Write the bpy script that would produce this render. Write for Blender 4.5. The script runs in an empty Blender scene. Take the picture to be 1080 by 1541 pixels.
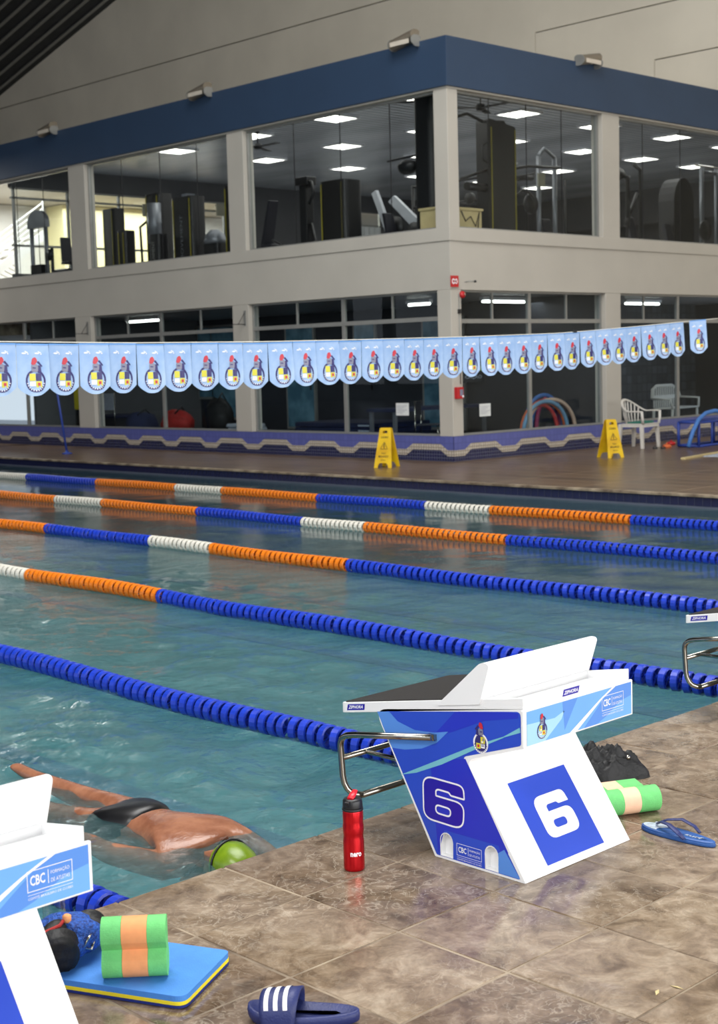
import bpy, math, random
import numpy as np
from mathutils import Vector, Matrix
from mathutils.geometry import tessellate_polygon
random.seed(7)
SC = bpy.context.scene
COL = SC.collection
PI = math.pi

# ---------------------------------------------------------------- camera
cam = bpy.data.cameras.new('camera'); camo = bpy.data.objects.new('camera', cam); COL.objects.link(camo)
cam.sensor_fit = 'HORIZONTAL'; cam.sensor_width = 36.0; cam.lens = 2164.58/1080*36
camo.matrix_world = Matrix(((0.71825669, 0.09129572, -0.68976258, 0.0),
                            (-0.69524733, 0.05545425, -0.7166282, 0.0),
                            (-0.02717482, 0.99427859, 0.10330349, 1.65),
                            (0, 0, 0, 1)))
cam.clip_end = 200
cam.dof.use_dof = True; cam.dof.focus_distance = 5.2; cam.dof.aperture_fstop = 9.0
SC.camera = camo

# ---------------------------------------------------------------- world and exposure
SC.view_settings.view_transform = 'Standard'; SC.view_settings.look = 'None'
SC.view_settings.gamma = 1.0; SC.view_settings.use_curve_mapping = False
SC.view_settings.exposure = 0.0
w = bpy.data.worlds.new('sky'); SC.world = w; w.use_nodes = True
nt = w.node_tree; bg = nt.nodes['Background']
tc = nt.nodes.new('ShaderNodeTexCoord'); sp = nt.nodes.new('ShaderNodeSeparateXYZ'); rp = nt.nodes.new('ShaderNodeValToRGB')
nt.links.new(tc.outputs['Generated'], sp.inputs[0]); nt.links.new(sp.outputs['Z'], rp.inputs[0]); nt.links.new(rp.outputs[0], bg.inputs[0])
rp.color_ramp.elements[0].color = (.80, .86, .95, 1); rp.color_ramp.elements[1].color = (.30, .50, .85, 1)
bg.inputs[1].default_value = 1.1

# ---------------------------------------------------------------- daylight through the hall's openings, plus added fill lights
def area(name, loc, rot, sx, sy, power, col=(1, 1, 1), spread=180):
    l = bpy.data.lights.new(name, 'AREA'); l.shape = 'RECTANGLE'; l.size = sx; l.size_y = sy
    l.energy = power; l.color = col; l.spread = math.radians(spread)
    o = bpy.data.objects.new(name, l); COL.objects.link(o); o.location = loc; o.rotation_euler = rot
    return o
# the open long side of the hall (towards -Y), behind and to the right of the camera
area('daylight_opening_right', (6.5, -8.2, 3.6), (math.radians(90), 0, 0), 26, 6.0, 2350, (1.0, .985, .96))
# the window row of the hall's other side (towards -X), weaker
area('daylight_opening_left', (-8.6, 2.0, 4.8), (math.radians(90), 0, math.radians(-90)), 16, 4.0, 330, (.93, .97, 1.0))
area('gable_fill_light', (-8.6, -1.0, 12.0), (math.radians(93), 0, math.radians(-98)), 15, 3.0, 2900, (1.0, .985, .95))  # added fill that brightens the gable; the wall has no window up there
# added overhead fill for deck and water; the roof itself is closed
area('overhead_fill_light', (6.0, 7.0, 15.5), (0, 0, 0), 12, 12, 4000, (1.0, .99, .97))
# daylight in the light well behind the gym
area('daylight_stair_well', (23, 34.5, 6.5), (0, 0, 0), 16, 6, 1900, (1.0, .99, .95))

SC.cycles.max_bounces = 7; SC.cycles.diffuse_bounces = 3; SC.cycles.glossy_bounces = 4
SC.cycles.transparent_max_bounces = 12; SC.cycles.transmission_bounces = 4
SC.cycles.caustics_reflective = False; SC.cycles.caustics_refractive = False
SC.cycles.sample_clamp_indirect = 6
SC.cycles.use_denoising = True

# ---------------------------------------------------------------- materials
def lin(c):
    return tuple((x/255/12.92 if x/255 <= .04045 else ((x/255+.055)/1.055)**2.4) for x in c)
M = {}
def mat(name, rgb, rough=.5, metal=0.0, vary=.10, vscale=6.0, bump=0.0, bscale=60.0, rvary=0.0, rgb2=None, spec=.5, coat=0.0,
        emit=None, estr=0.0, alpha=1.0, trans=0.0, sheen=0.0, coords='Object', stretch=None, detail=4):
    m = bpy.data.materials.new(name); m.use_nodes = True; M[name] = m
    t = m.node_tree; b = t.nodes['Principled BSDF']
    c = lin(rgb); c2 = lin(rgb2) if rgb2 else tuple(x*(1-vary) for x in c)
    tx = t.nodes.new('ShaderNodeTexCoord'); n = t.nodes.new('ShaderNodeTexNoise')
    n.inputs['Scale'].default_value = vscale; n.inputs['Detail'].default_value = detail
    src = tx.outputs[coords]
    if stretch:
        mp = t.nodes.new('ShaderNodeMapping'); mp.inputs['Scale'].default_value = stretch
        t.links.new(src, mp.inputs[0]); src = mp.outputs[0]
    t.links.new(src, n.inputs['Vector'])
    r = t.nodes.new('ShaderNodeValToRGB'); t.links.new(n.outputs['Fac'], r.inputs[0])
    r.color_ramp.elements[0].position = .35; r.color_ramp.elements[1].position = .65
    r.color_ramp.elements[0].color = (*c2, 1); r.color_ramp.elements[1].color = (*c, 1)
    t.links.new(r.outputs[0], b.inputs['Base Color'])
    b.inputs['Roughness'].default_value = rough; b.inputs['Metallic'].default_value = metal
    b.inputs['Specular IOR Level'].default_value = spec; b.inputs['Coat Weight'].default_value = coat
    b.inputs['Coat Roughness'].default_value = .1
    if rvary:
        mr = t.nodes.new('ShaderNodeMapRange'); mr.inputs['From Min'].default_value = .3; mr.inputs['From Max'].default_value = .7
        mr.inputs['To Min'].default_value = max(.02, rough-rvary); mr.inputs['To Max'].default_value = rough+rvary
        t.links.new(n.outputs['Fac'], mr.inputs['Value']); t.links.new(mr.outputs[0], b.inputs['Roughness'])
    if bump:
        n2 = t.nodes.new('ShaderNodeTexNoise'); n2.inputs['Scale'].default_value = bscale; t.links.new(src, n2.inputs['Vector'])
        bp = t.nodes.new('ShaderNodeBump'); bp.inputs['Strength'].default_value = bump; bp.inputs['Distance'].default_value = .01
        t.links.new(n2.outputs['Fac'], bp.inputs['Height']); t.links.new(bp.outputs[0], b.inputs['Normal'])
    if emit:
        b.inputs['Emission Color'].default_value = (*lin(emit), 1); b.inputs['Emission Strength'].default_value = estr
    if trans: b.inputs['Transmission Weight'].default_value = trans
    if alpha < 1: b.inputs['Alpha'].default_value = alpha
    return m

def tile_mat(name, rgb, grout, size, rough=.25, axes='YZ', gw=.08, vary=.12):
    m = bpy.data.materials.new(name); m.use_nodes = True; M[name] = m
    t = m.node_tree; b = t.nodes['Principled BSDF']
    g = t.nodes.new('ShaderNodeNewGeometry'); s = t.nodes.new('ShaderNodeSeparateXYZ'); t.links.new(g.outputs['Position'], s.inputs[0])
    cb = t.nodes.new('ShaderNodeCombineXYZ')
    if axes == 'YZ':   # wall faces of either direction: x+y as the running coordinate
        ad = t.nodes.new('ShaderNodeMath'); ad.operation = 'ADD'; t.links.new(s.outputs['X'], ad.inputs[0]); t.links.new(s.outputs['Y'], ad.inputs[1])
        t.links.new(ad.outputs[0], cb.inputs[0]); t.links.new(s.outputs['Z'], cb.inputs[1])
    else:
        t.links.new(s.outputs['Y'], cb.inputs[0]); t.links.new(s.outputs['X'], cb.inputs[1])
    br = t.nodes.new('ShaderNodeTexBrick'); br.offset = 0; br.inputs['Scale'].default_value = 1.0
    sx, sy = size if isinstance(size, tuple) else (size, size)
    br.inputs['Brick Width'].default_value = sx; br.inputs['Row Height'].default_value = sy
    br.inputs['Mortar Size'].default_value = gw*min(sx, sy); br.inputs['Mortar Smooth'].default_value = .2
    c = lin(rgb); br.inputs['Color1'].default_value = (*c, 1); br.inputs['Color2'].default_value = (*[x*(1-vary) for x in c], 1)
    br.inputs['Mortar'].default_value = (*lin(grout), 1)
    t.links.new(cb.outputs[0], br.inputs['Vector']); t.links.new(br.outputs['Color'], b.inputs['Base Color'])
    b.inputs['Roughness'].default_value = rough
    bp = t.nodes.new('ShaderNodeBump'); bp.inputs['Strength'].default_value = .3; bp.inputs['Distance'].default_value = .003; bp.invert = True
    t.links.new(br.outputs['Fac'], bp.inputs['Height']); t.links.new(bp.outputs[0], b.inputs['Normal'])
    return m

# ---------------------------------------------------------------- mesh builder
class MB:
    def __init__(s): s.v = []; s.f = []; s.m = []; s.sm = []
    def add(s, vs, fs, mi=0, smooth=False):
        o = len(s.v); s.v += [tuple(v) for v in vs]
        for f in fs: s.f.append(tuple(i+o for i in f)); s.m.append(mi); s.sm.append(smooth)
        return s
    def box(s, a, b, mi=0, M4=None):
        x0, y0, z0 = a; x1, y1, z1 = b
        vs = [(x0, y0, z0), (x1, y0, z0), (x1, y1, z0), (x0, y1, z0), (x0, y0, z1), (x1, y0, z1), (x1, y1, z1), (x0, y1, z1)]
        if M4: vs = [tuple(M4 @ Vector(v)) for v in vs]
        return s.add(vs, [(0, 3, 2, 1), (4, 5, 6, 7), (0, 1, 5, 4), (1, 2, 6, 5), (2, 3, 7, 6), (3, 0, 4, 7)], mi)
    def cbox(s, c, d, mi=0, M4=None):
        return s.box([c[i]-d[i]/2 for i in range(3)], [c[i]+d[i]/2 for i in range(3)], mi, M4)
    def tube(s, pts, r, n=10, mi=0, closed=False, cap=True):
        P = [Vector(p) for p in pts]; R = r if isinstance(r, list) else [r]*len(P); N = len(P)
        up = Vector((0, 0, 1)); rings = []; prev = None
        for i in range(N):
            if closed: d = P[(i+1) % N]-P[i-1]
            elif i == 0: d = P[1]-P[0]
            elif i == N-1: d = P[-1]-P[-2]
            else: d = (P[i+1]-P[i]).normalized()+(P[i]-P[i-1]).normalized()
            d.normalize()
            if prev is None:
                a = d.cross(up if abs(d.z) < .95 else Vector((1, 0, 0))).normalized()
            else:
                a = (prev-d*prev.dot(d)).normalized()
            prev = a; b = d.cross(a)
            rr = R[i] if isinstance(R[i], (list, tuple)) else (R[i], R[i])
            rings.append([P[i]+a*math.cos(2*PI*k/n)*rr[0]+b*math.sin(2*PI*k/n)*rr[1] for k in range(n)])
        vs = [v for g in rings for v in g]; fs = []
        for i in range(N if closed else N-1):
            j = (i+1) % N
            for k in range(n): fs.append((i*n+k, i*n+(k+1) % n, j*n+(k+1) % n, j*n+k))
        s.add(vs, fs, mi, True)
        if cap and not closed:
            s.add(rings[0], [tuple(range(n-1, -1, -1))], mi); s.add(rings[-1], [tuple(range(n))], mi)
        return s
    def lathe(s, prof, n=24, c=(0, 0, 0), mi=0, M4=None, smooth=True):
        vs = []
        for r, z in prof:
            for k in range(n):
                v = Vector((c[0]+r*math.cos(2*PI*k/n), c[1]+r*math.sin(2*PI*k/n), c[2]+z)); vs.append(tuple(M4 @ v) if M4 else tuple(v))
        fs = [(i*n+k, i*n+(k+1) % n, (i+1)*n+(k+1) % n, (i+1)*n+k) for i in range(len(prof)-1) for k in range(n)]
        s.add(vs, fs, mi, smooth)
        if prof[0][0] > 1e-4: s.add(vs[:n], [tuple(range(n-1, -1, -1))], mi)
        if prof[-1][0] > 1e-4: s.add(vs[-n:], [tuple(range(n))], mi)
        return s
    def prism(s, loop, fa, fb, mi=0, holes=(), smooth_side=False):
        """loop: 2D points; fa/fb map a 2D point to 3D on either side."""
        loops = [loop]+list(holes); flat = [p for l in loops for p in l]
        tri = tessellate_polygon([[Vector((p[0], p[1], 0)) for p in l] for l in loops])
        n = len(flat); vs = [fa(p) for p in flat]+[fb(p) for p in flat]
        s.add(vs, [tuple(t) for t in tri]+[tuple(i+n for i in reversed(t)) for t in tri], mi)
        o = 0
        for l in loops:
            k = len(l)
            s.add([fa(p) for p in l]+[fb(p) for p in l], [(i, (i+1) % k, k+(i+1) % k, k+i) for i in range(k)], mi, smooth_side)
            o += k
        return s
    def build(s, name, mats, parent=None, smooth=None, bevel=0, loc=None, subsurf=0, fix=True):
        me = bpy.data.meshes.new(name); me.from_pydata(s.v, [], s.f)
        ms = mats if isinstance(mats, (list, tuple)) else [mats]
        for m in ms: me.materials.append(M[m] if isinstance(m, str) else m)
        for i, p in enumerate(me.polygons):
            p.material_index = min(s.m[i], len(ms)-1); p.use_smooth = s.sm[i] if smooth is None else smooth
        me.validate(); me.update()
        if fix:
            import bmesh
            bm = bmesh.new(); bm.from_mesh(me); bmesh.ops.remove_doubles(bm, verts=bm.verts, dist=1e-5)
            bmesh.ops.recalc_face_normals(bm, faces=bm.faces); bm.to_mesh(me); bm.free()
        o = bpy.data.objects.new(name, me); COL.objects.link(o)
        if parent: o.parent = parent
        if loc: o.location = loc
        if bevel:
            b = o.modifiers.new('bevel', 'BEVEL'); b.width = bevel; b.segments = 2; b.limit_method = 'ANGLE'; b.angle_limit = math.radians(40)
        if subsurf:
            b = o.modifiers.new('sub', 'SUBSURF'); b.levels = subsurf; b.render_levels = subsurf
        return o

def tag(o, label=None, cat=None, group=None, kind=None):
    if label: o['label'] = label
    if cat: o['category'] = cat
    if group: o['group'] = group
    if kind: o['kind'] = kind
    return o
def thing(name, label=None, cat=None, loc=(0, 0, 0), rz=0, group=None, kind=None):
    o = bpy.data.objects.new(name, None); COL.objects.link(o); o.location = loc; o.rotation_euler = (0, 0, rz); o.empty_display_size = .1
    return tag(o, label, cat, group, kind)
def kids(o): return [c for c in bpy.data.objects if c.parent == o]
def copy_tree(o, parent=None):
    c = o.copy(); COL.objects.link(c)
    if parent: c.parent = parent
    for ch in kids(o): copy_tree(ch, c)
    return c
def struct(mb, name, m, parent=None, **k):
    o = mb.build(name, m, parent, **k)
    if parent is None: o['kind'] = 'structure'
    return o

# 2D outline helpers
def rnd(pts, r, n=5):
    """round the corners of a closed polygon; r scalar or per-corner list"""
    out = []; N = len(pts)
    for i in range(N):
        p = Vector(pts[i]); a = Vector(pts[i-1]); b = Vector(pts[(i+1) % N]); rr = r[i] if isinstance(r, (list, tuple)) else r
        da = (a-p); db = (b-p); rr = min(rr, da.length*.49, db.length*.49)
        if rr < 1e-6: out.append(tuple(p)); continue
        s = p+da.normalized()*rr; e = p+db.normalized()*rr
        for k in range(n+1):
            t = k/n; q = s*(1-t)**2+p*2*t*(1-t)+e*t*t; out.append((q.x, q.y))
    return out
def offset(loop, d):
    N = len(loop); out = []
    ar = sum(loop[i][0]*loop[(i+1) % N][1]-loop[(i+1) % N][0]*loop[i][1] for i in range(N))
    sg = 1 if ar > 0 else -1
    for i in range(N):
        a = Vector(loop[i-1]); p = Vector(loop[i]); b = Vector(loop[(i+1) % N])
        t1 = (p-a); t2 = (b-p)
        if t1.length < 1e-7: t1 = t2
        if t2.length < 1e-7: t2 = t1
        n1 = Vector((t1.y, -t1.x)).normalized(); n2 = Vector((t2.y, -t2.x)).normalized(); n = n1+n2
        n = n1 if n.length < 1e-4 else n.normalized()
        out.append((p.x+n.x*d*sg, p.y+n.y*d*sg))
    return out
def ell(cx, cy, rx, ry, n=24, a0=0, a1=2*PI): return [(cx+rx*math.cos(a0+(a1-a0)*k/n), cy+ry*math.sin(a0+(a1-a0)*k/n)) for k in range(n)]

class Face:
    """a flat printed face: maps (u,v) to 3D with an offset along the normal"""
    def __init__(s, o, u, v, nrm): s.o = Vector(o); s.u = Vector(u); s.v = Vector(v); s.n = Vector(nrm)
    def at(s, p, off=0): return tuple(s.o+s.u*p[0]+s.v*p[1]+s.n*off)
    def fill(s, mb, loop, off, mi=0, holes=()):
        loops = [loop]+list(holes); flat = [p for l in loops for p in l]
        tri = tessellate_polygon([[Vector((p[0], p[1], 0)) for p in l] for l in loops])
        mb.add([s.at(p, off) for p in flat], [tuple(t) for t in tri], mi)
    def ribbon(s, mb, loop, w, off, mi=0):
        a = offset(loop, w/2); b = offset(loop, -w/2); n = len(a)
        mb.add([s.at(p, off) for p in a]+[s.at(p, off) for p in b], [(i, (i+1) % n, n+(i+1) % n, n+i) for i in range(n)], mi)
    def text(s, mb, txt, p, h, off, mi=0, width=None, shear=0, flip=1, bold=0.0):
        cu = bpy.data.curves.new('lettering', 'FONT'); cu.body = txt; cu.size = 1; cu.resolution_u = 2; cu.shear = shear; cu.offset = bold
        o = bpy.data.objects.new('lettering', cu); COL.objects.link(o)
        dg = bpy.context.evaluated_depsgraph_get(); me = bpy.data.meshes.new_from_object(o.evaluated_get(dg))
        xs = [v.co.x for v in me.vertices]; ys = [v.co.y for v in me.vertices]
        x0, x1, y0, y1 = min(xs), max(xs), min(ys), max(ys); ky = h/(y1-y0); kx = (width/(x1-x0)) if width else ky
        mb.add([s.at((p[0]+flip*(v.co.x-x0)*kx, p[1]+(v.co.y-y0)*ky), off) for v in me.vertices], [tuple(f.vertices) for f in me.polygons], mi)
        bpy.data.objects.remove(o); bpy.data.meshes.remove(me); bpy.data.curves.remove(cu)
# ---------------------------------------------------------------- the materials of the place
mat('wall_paint', (186, 181, 171), .75, vary=.06, vscale=1.2, bump=.05, bscale=40)
mat('gable_paint', (238, 230, 212), .8, vary=.10, vscale=.5, bump=.08, bscale=25)
mat('joint_dark', (95, 88, 78), .8)
mat('blue_band', (44, 65, 92), .6, vary=.08, vscale=1.5)
mat('frame_alu', (150, 150, 146), .4, metal=.3)
mat('roof_metal', (52, 54, 58), .6, metal=.2, vary=.3, vscale=3)
mat('hall_wall', (84, 86, 88), .8)
mat('gym_wall', (88, 88, 90), .8, vary=.1, vscale=2)
mat('gym_floor', (150, 150, 152), .5)
mat('dark_room', (42, 46, 54), .6, vary=.25, vscale=1.3)
mat('room_floor', (70, 74, 80), .4)
mat('teal_glass', (120, 165, 185), .2, vary=.25, vscale=2, rgb2=(70, 110, 130))
mat('grout', (160, 144, 122), .5, rgb2=(98, 82, 66), vscale=5)
mat('plaster_white', (205, 205, 202), .7, vary=.04)
mat('yellow_wall', (238, 228, 178), .7, vary=.06)
tile_mat('tile_navy', (30, 30, 72), (88, 92, 112), .056, gw=.09, vary=.3)
tile_mat('tile_cream', (196, 186, 170), (120, 112, 105), .056, gw=.10, vary=.12)
tile_mat('tile_violet', (92, 98, 165), (80, 86, 140), .10, gw=.05)
tile_mat('tile_rim', (28, 30, 62), (62, 66, 88), (.19, .19), gw=.05, vary=.4)
tile_mat('tile_grey', (86, 92, 98), (60, 64, 70), .2, gw=.06, vary=.4)
tile_mat('far_deck', (112, 89, 66), (146, 122, 96), (1.4, .44), rough=.28, axes='YX', gw=.045, vary=.3)

def deck_tile_mat(name, a, b, c, seed):
    m = bpy.data.materials.new(name); m.use_nodes = True; M[name] = m; t = m.node_tree; p = t.nodes['Principled BSDF']; L = t.links.new
    g = t.nodes.new('ShaderNodeNewGeometry'); oi = t.nodes.new('ShaderNodeObjectInfo')
    mp = t.nodes.new('ShaderNodeVectorMath'); mp.operation = 'ADD'; L(g.outputs['Position'], mp.inputs[0])
    sc = t.nodes.new('ShaderNodeVectorMath'); sc.operation = 'SCALE'; sc.inputs[0].default_value = (3.1, 5.7, seed); L(oi.outputs['Random'], sc.inputs['Scale']); L(sc.outputs[0], mp.inputs[1])
    n1 = t.nodes.new('ShaderNodeTexNoise'); n1.inputs['Scale'].default_value = 7.5; n1.inputs['Detail'].default_value = 10; n1.inputs['Roughness'].default_value = .68; n1.inputs['Distortion'].default_value = .7; L(mp.outputs[0], n1.inputs['Vector'])
    n2 = t.nodes.new('ShaderNodeTexNoise'); n2.inputs['Scale'].default_value = 38; n2.inputs['Detail'].default_value = 7; n2.inputs['Distortion'].default_value = 1.0; L(g.outputs['Position'], n2.inputs['Vector'])
    r = t.nodes.new('ShaderNodeValToRGB'); L(n1.outputs['Fac'], r.inputs[0]); e = r.color_ramp.elements
    e[0].position = .33; e[0].color = (*lin(a), 1); e[1].position = .68; e[1].color = (*lin(c), 1); k = e.new(.5); k.color = (*lin(b), 1)
    mx = t.nodes.new('ShaderNodeMix'); mx.data_type = 'RGBA'; mx.blend_type = 'OVERLAY'; mx.inputs['Factor'].default_value = .35
    L(r.outputs[0], mx.inputs[6]); L(n2.outputs['Fac'], mx.inputs[7])
    # pale mineral deposit in thin curdled lines
    n3 = t.nodes.new('ShaderNodeTexNoise'); n3.inputs['Scale'].default_value = 15; n3.inputs['Detail'].default_value = 7; n3.inputs['Distortion'].default_value = 1.4; L(g.outputs['Position'], n3.inputs['Vector'])
    rr = t.nodes.new('ShaderNodeValToRGB'); L(n3.outputs['Fac'], rr.inputs[0]); q = rr.color_ramp.elements
    q[0].position = .47; q[0].color = (0, 0, 0, 1); q[1].position = .53; q[1].color = (0, 0, 0, 1); z = q.new(.5); z.color = (1, 1, 1, 1)
    n4 = t.nodes.new('ShaderNodeTexNoise'); n4.inputs['Scale'].default_value = 1.7; n4.inputs['Detail'].default_value = 3; L(g.outputs['Position'], n4.inputs['Vector'])
    mm = t.nodes.new('ShaderNodeMapRange'); mm.inputs['From Min'].default_value = .40; mm.inputs['From Max'].default_value = .60; mm.inputs['To Max'].default_value = .42; L(n4.outputs['Fac'], mm.inputs['Value'])
    ml = t.nodes.new('ShaderNodeMath'); ml.operation = 'MULTIPLY'; L(rr.outputs[0], ml.inputs[0]); L(mm.outputs[0], ml.inputs[1])
    m2 = t.nodes.new('ShaderNodeMix'); m2.data_type = 'RGBA'; L(ml.outputs[0], m2.inputs[0]); L(mx.outputs[2], m2.inputs[6]); m2.inputs[7].default_value = (*lin((190, 178, 160)), 1)
    L(m2.outputs[2], p.inputs['Base Color'])
    # wet film: puddled areas are smooth, drying areas rougher
    n5 = t.nodes.new('ShaderNodeTexNoise'); n5.inputs['Scale'].default_value = 2.1; n5.inputs['Detail'].default_value = 5; n5.inputs['Distortion'].default_value = .8; L(g.outputs['Position'], n5.inputs['Vector'])
    w1 = t.nodes.new('ShaderNodeMapRange'); w1.inputs['From Min'].default_value = .44; w1.inputs['From Max'].default_value = .56; w1.inputs['To Min'].default_value = .10; w1.inputs['To Max'].default_value = .42
    L(n5.outputs['Fac'], w1.inputs['Value']); L(w1.outputs[0], p.inputs['Roughness'])
    bp = t.nodes.new('ShaderNodeBump'); bp.inputs['Strength'].default_value = .12; bp.inputs['Distance'].default_value = .004
    L(n2.outputs['Fac'], bp.inputs['Height']); L(bp.outputs[0], p.inputs['Normal'])
    return m
deck_tile_mat('deck_stone_a', (84, 67, 52), (122, 104, 85), (156, 139, 119), 1)
deck_tile_mat('deck_stone_b', (92, 75, 59), (131, 113, 93), (163, 147, 127), 2)
deck_tile_mat('deck_stone_c', (76, 60, 46), (111, 93, 76), (144, 127, 109), 3)

def glass_mat(name, tint, refl=1.0, rough=0.0, body=0.0, bodycol=(.2, .25, .3)):
    m = bpy.data.materials.new(name); m.use_nodes = True; M[name] = m; t = m.node_tree; t.nodes.clear(); L = t.links.new
    out = t.nodes.new('ShaderNodeOutputMaterial'); tr = t.nodes.new('ShaderNodeBsdfTransparent'); gl = t.nodes.new('ShaderNodeBsdfGlossy')
    fr = t.nodes.new('ShaderNodeFresnel'); fr.inputs['IOR'].default_value = 1.5; mx = t.nodes.new('ShaderNodeMixShader')
    n = t.nodes.new('ShaderNodeTexNoise'); n.inputs['Scale'].default_value = .8
    bp = t.nodes.new('ShaderNodeBump'); bp.inputs['Strength'].default_value = .02; bp.inputs['Distance'].default_value = .02; L(n.outputs['Fac'], bp.inputs['Height']); 
    # the same reflectance on both faces of a pane
    g = t.nodes.new('ShaderNodeNewGeometry'); mi = t.nodes.new('ShaderNodeMapRange'); mi.inputs['To Min'].default_value = 1.5; mi.inputs['To Max'].default_value = 1/1.5
    L(g.outputs['Backfacing'], mi.inputs['Value']); L(mi.outputs[0], fr.inputs['IOR'])
    tr.inputs[0].default_value = (*tint, 1); gl.inputs['Roughness'].default_value = rough
    ml = t.nodes.new('ShaderNodeMath'); ml.operation = 'MULTIPLY'; ml.inputs[1].default_value = refl; L(fr.outputs[0], ml.inputs[0])
    L(ml.outputs[0], mx.inputs[0]); L(tr.outputs[0], mx.inputs[1]); L(gl.outputs[0], mx.inputs[2]); L(mx.outputs[0], out.inputs[0])
    return m
glass_mat('window_glass', (.92, .94, .94), .28)
glass_mat('lower_glass', (.86, .90, .91), .32)
glass_mat('clear_plastic', (.88, .92, .94), 2.0, .05)

def water_mat():
    m = bpy.data.materials.new('pool_water'); m.use_nodes = True; M['pool_water'] = m; t = m.node_tree; t.nodes.clear(); L = t.links.new
    out = t.nodes.new('ShaderNodeOutputMaterial'); tr = t.nodes.new('ShaderNodeBsdfTransparent'); gl = t.nodes.new('ShaderNodeBsdfGlossy'); df = t.nodes.new('ShaderNodeBsdfDiffuse')
    tr.inputs[0].default_value = (.88, .94, .95, 1); gl.inputs['Roughness'].default_value = .03
    g = t.nodes.new('ShaderNodeNewGeometry')
    n = t.nodes.new('ShaderNodeTexNoise'); n.inputs['Scale'].default_value = 15; n.inputs['Detail'].default_value = 7; n.inputs['Roughness'].default_value = .6; n.inputs['Distortion'].default_value = .5; L(g.outputs['Position'], n.inputs['Vector'])
    # lanes in use (near, small x) are choppier than the idle far lanes
    sp = t.nodes.new('ShaderNodeSeparateXYZ'); L(g.outputs['Position'], sp.inputs[0]); mr = t.nodes.new('ShaderNodeMapRange'); mr.interpolation_type = 'SMOOTHSTEP'
    mr.inputs['From Min'].default_value = 5.0; mr.inputs['From Max'].default_value = 10.5; mr.inputs['To Min'].default_value = .85; mr.inputs['To Max'].default_value = .07; L(sp.outputs['X'], mr.inputs['Value'])
    bp = t.nodes.new('ShaderNodeBump'); bp.inputs['Distance'].default_value = .02; L(mr.outputs[0], bp.inputs['Strength']); L(n.outputs['Fac'], bp.inputs['Height'])
    fr = t.nodes.new('ShaderNodeFresnel'); fr.inputs['IOR'].default_value = 1.33
    for k in (gl, fr): L(bp.outputs[0], k.inputs['Normal'])
    n2 = t.nodes.new('ShaderNodeTexNoise'); n2.inputs['Scale'].default_value = 1.1; n2.inputs['Detail'].default_value = 4; L(g.outputs['Position'], n2.inputs['Vector'])
    r = t.nodes.new('ShaderNodeValToRGB'); L(n2.outputs['Fac'], r.inputs[0]); r.color_ramp.elements[0].position = .35; r.color_ramp.elements[1].position = .65
    r.color_ramp.elements[0].color = (*lin((88, 138, 142)), 1); r.color_ramp.elements[1].color = (*lin((108, 160, 164)), 1); L(r.outputs[0], df.inputs[0])
    a = t.nodes.new('ShaderNodeMixShader'); a.inputs[0].default_value = .17; L(tr.outputs[0], a.inputs[1]); L(df.outputs[0], a.inputs[2])
    b = t.nodes.new('ShaderNodeMixShader'); L(fr.outputs[0], b.inputs[0]); L(a.outputs[0], b.inputs[1]); L(gl.outputs[0], b.inputs[2]); L(b.outputs[0], out.inputs[0])
water_mat()
mat('pool_lining', (74, 134, 140), .5, vary=.18, vscale=1.4)
mat('lane_mark', (62, 108, 132), .5)

mat('plastic_blue', (30, 62, 190), .32, vary=.18, vscale=30)
mat('plastic_orange', (232, 124, 24), .35, vary=.12, vscale=30)
mat('plastic_white', (222, 218, 206), .4, vary=.08, vscale=30)
mat('cable', (40, 40, 46), .5)
mat('block_white', (238, 238, 238), .35, vary=.02, vscale=4)
mat('grip_black', (34, 30, 28), .85, vary=.3, vscale=180, bump=.6, bscale=420)
mat('print_royal', (44, 76, 196), .3, vary=.03)
mat('print_deep', (40, 52, 190), .3, vary=.03)
mat('print_navy', (38, 26, 160), .3, vary=.03)
mat('print_sky', (88, 142, 222), .3, vary=.04)
mat('print_pale', (112, 172, 232), .3, vary=.05)
mat('print_ice', (165, 212, 238), .3, vary=.05)
mat('print_teal', (120, 190, 205), .3, vary=.04)
mat('print_white', (240, 240, 245), .35, vary=.02)
mat('print_red', (200, 40, 60), .4)
mat('print_grey', (130, 130, 150), .4)
mat('print_yellow', (225, 215, 60), .4)
mat('print_ink', (50, 44, 110), .4)
mat('steel', (170, 165, 155), .16, metal=1.0, vary=.15, vscale=20)
mat('flag_cloth', (142, 176, 224), .6, vary=.02, rgb2=(178, 202, 234), vscale=5)
mat('flag_hem', (110, 165, 232), .6)
mat('bottle_red', (200, 18, 28), .22, metal=.65, vary=.12, vscale=12)
mat('plastic_black', (24, 24, 27), .4, vary=.2)
mat('lid_red', (220, 30, 45), .35)
mat('foam_green', (112, 205, 118), .75, vary=.10, vscale=40, bump=.15, bscale=200)
mat('foam_orange', (244, 165, 105), .75, vary=.08, vscale=40)
mat('foam_peach', (250, 205, 170), .75, vary=.06, vscale=40)
mat('foam_blue', (72, 140, 220), .7, vary=.07, vscale=30, bump=.1, bscale=200)
mat('foam_yellow', (245, 225, 40), .7, vary=.06)
mat('foam_navy', (24, 42, 120), .7, vary=.06)
mat('mesh_blue', (40, 100, 200), .6, rgb2=(18, 50, 120), vscale=120, bump=.8, bscale=140)
mat('cloth_black', (9, 9, 11), .6, vary=.4, vscale=20, bump=.3, bscale=60)
mat('rubber_navy', (34, 44, 98), .5, vary=.15, vscale=25, bump=.15, bscale=200)
mat('rubber_blue', (38, 84, 150), .45, vary=.15, vscale=25)
mat('silver_print', (190, 200, 215), .4, vary=.3, vscale=60)
mat('skin', (158, 108, 82), .26, rgb2=(128, 80, 58), vscale=11, bump=.25, bscale=34)
mat('trunks', (14, 14, 17), .35, vary=.3, vscale=14)
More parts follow.
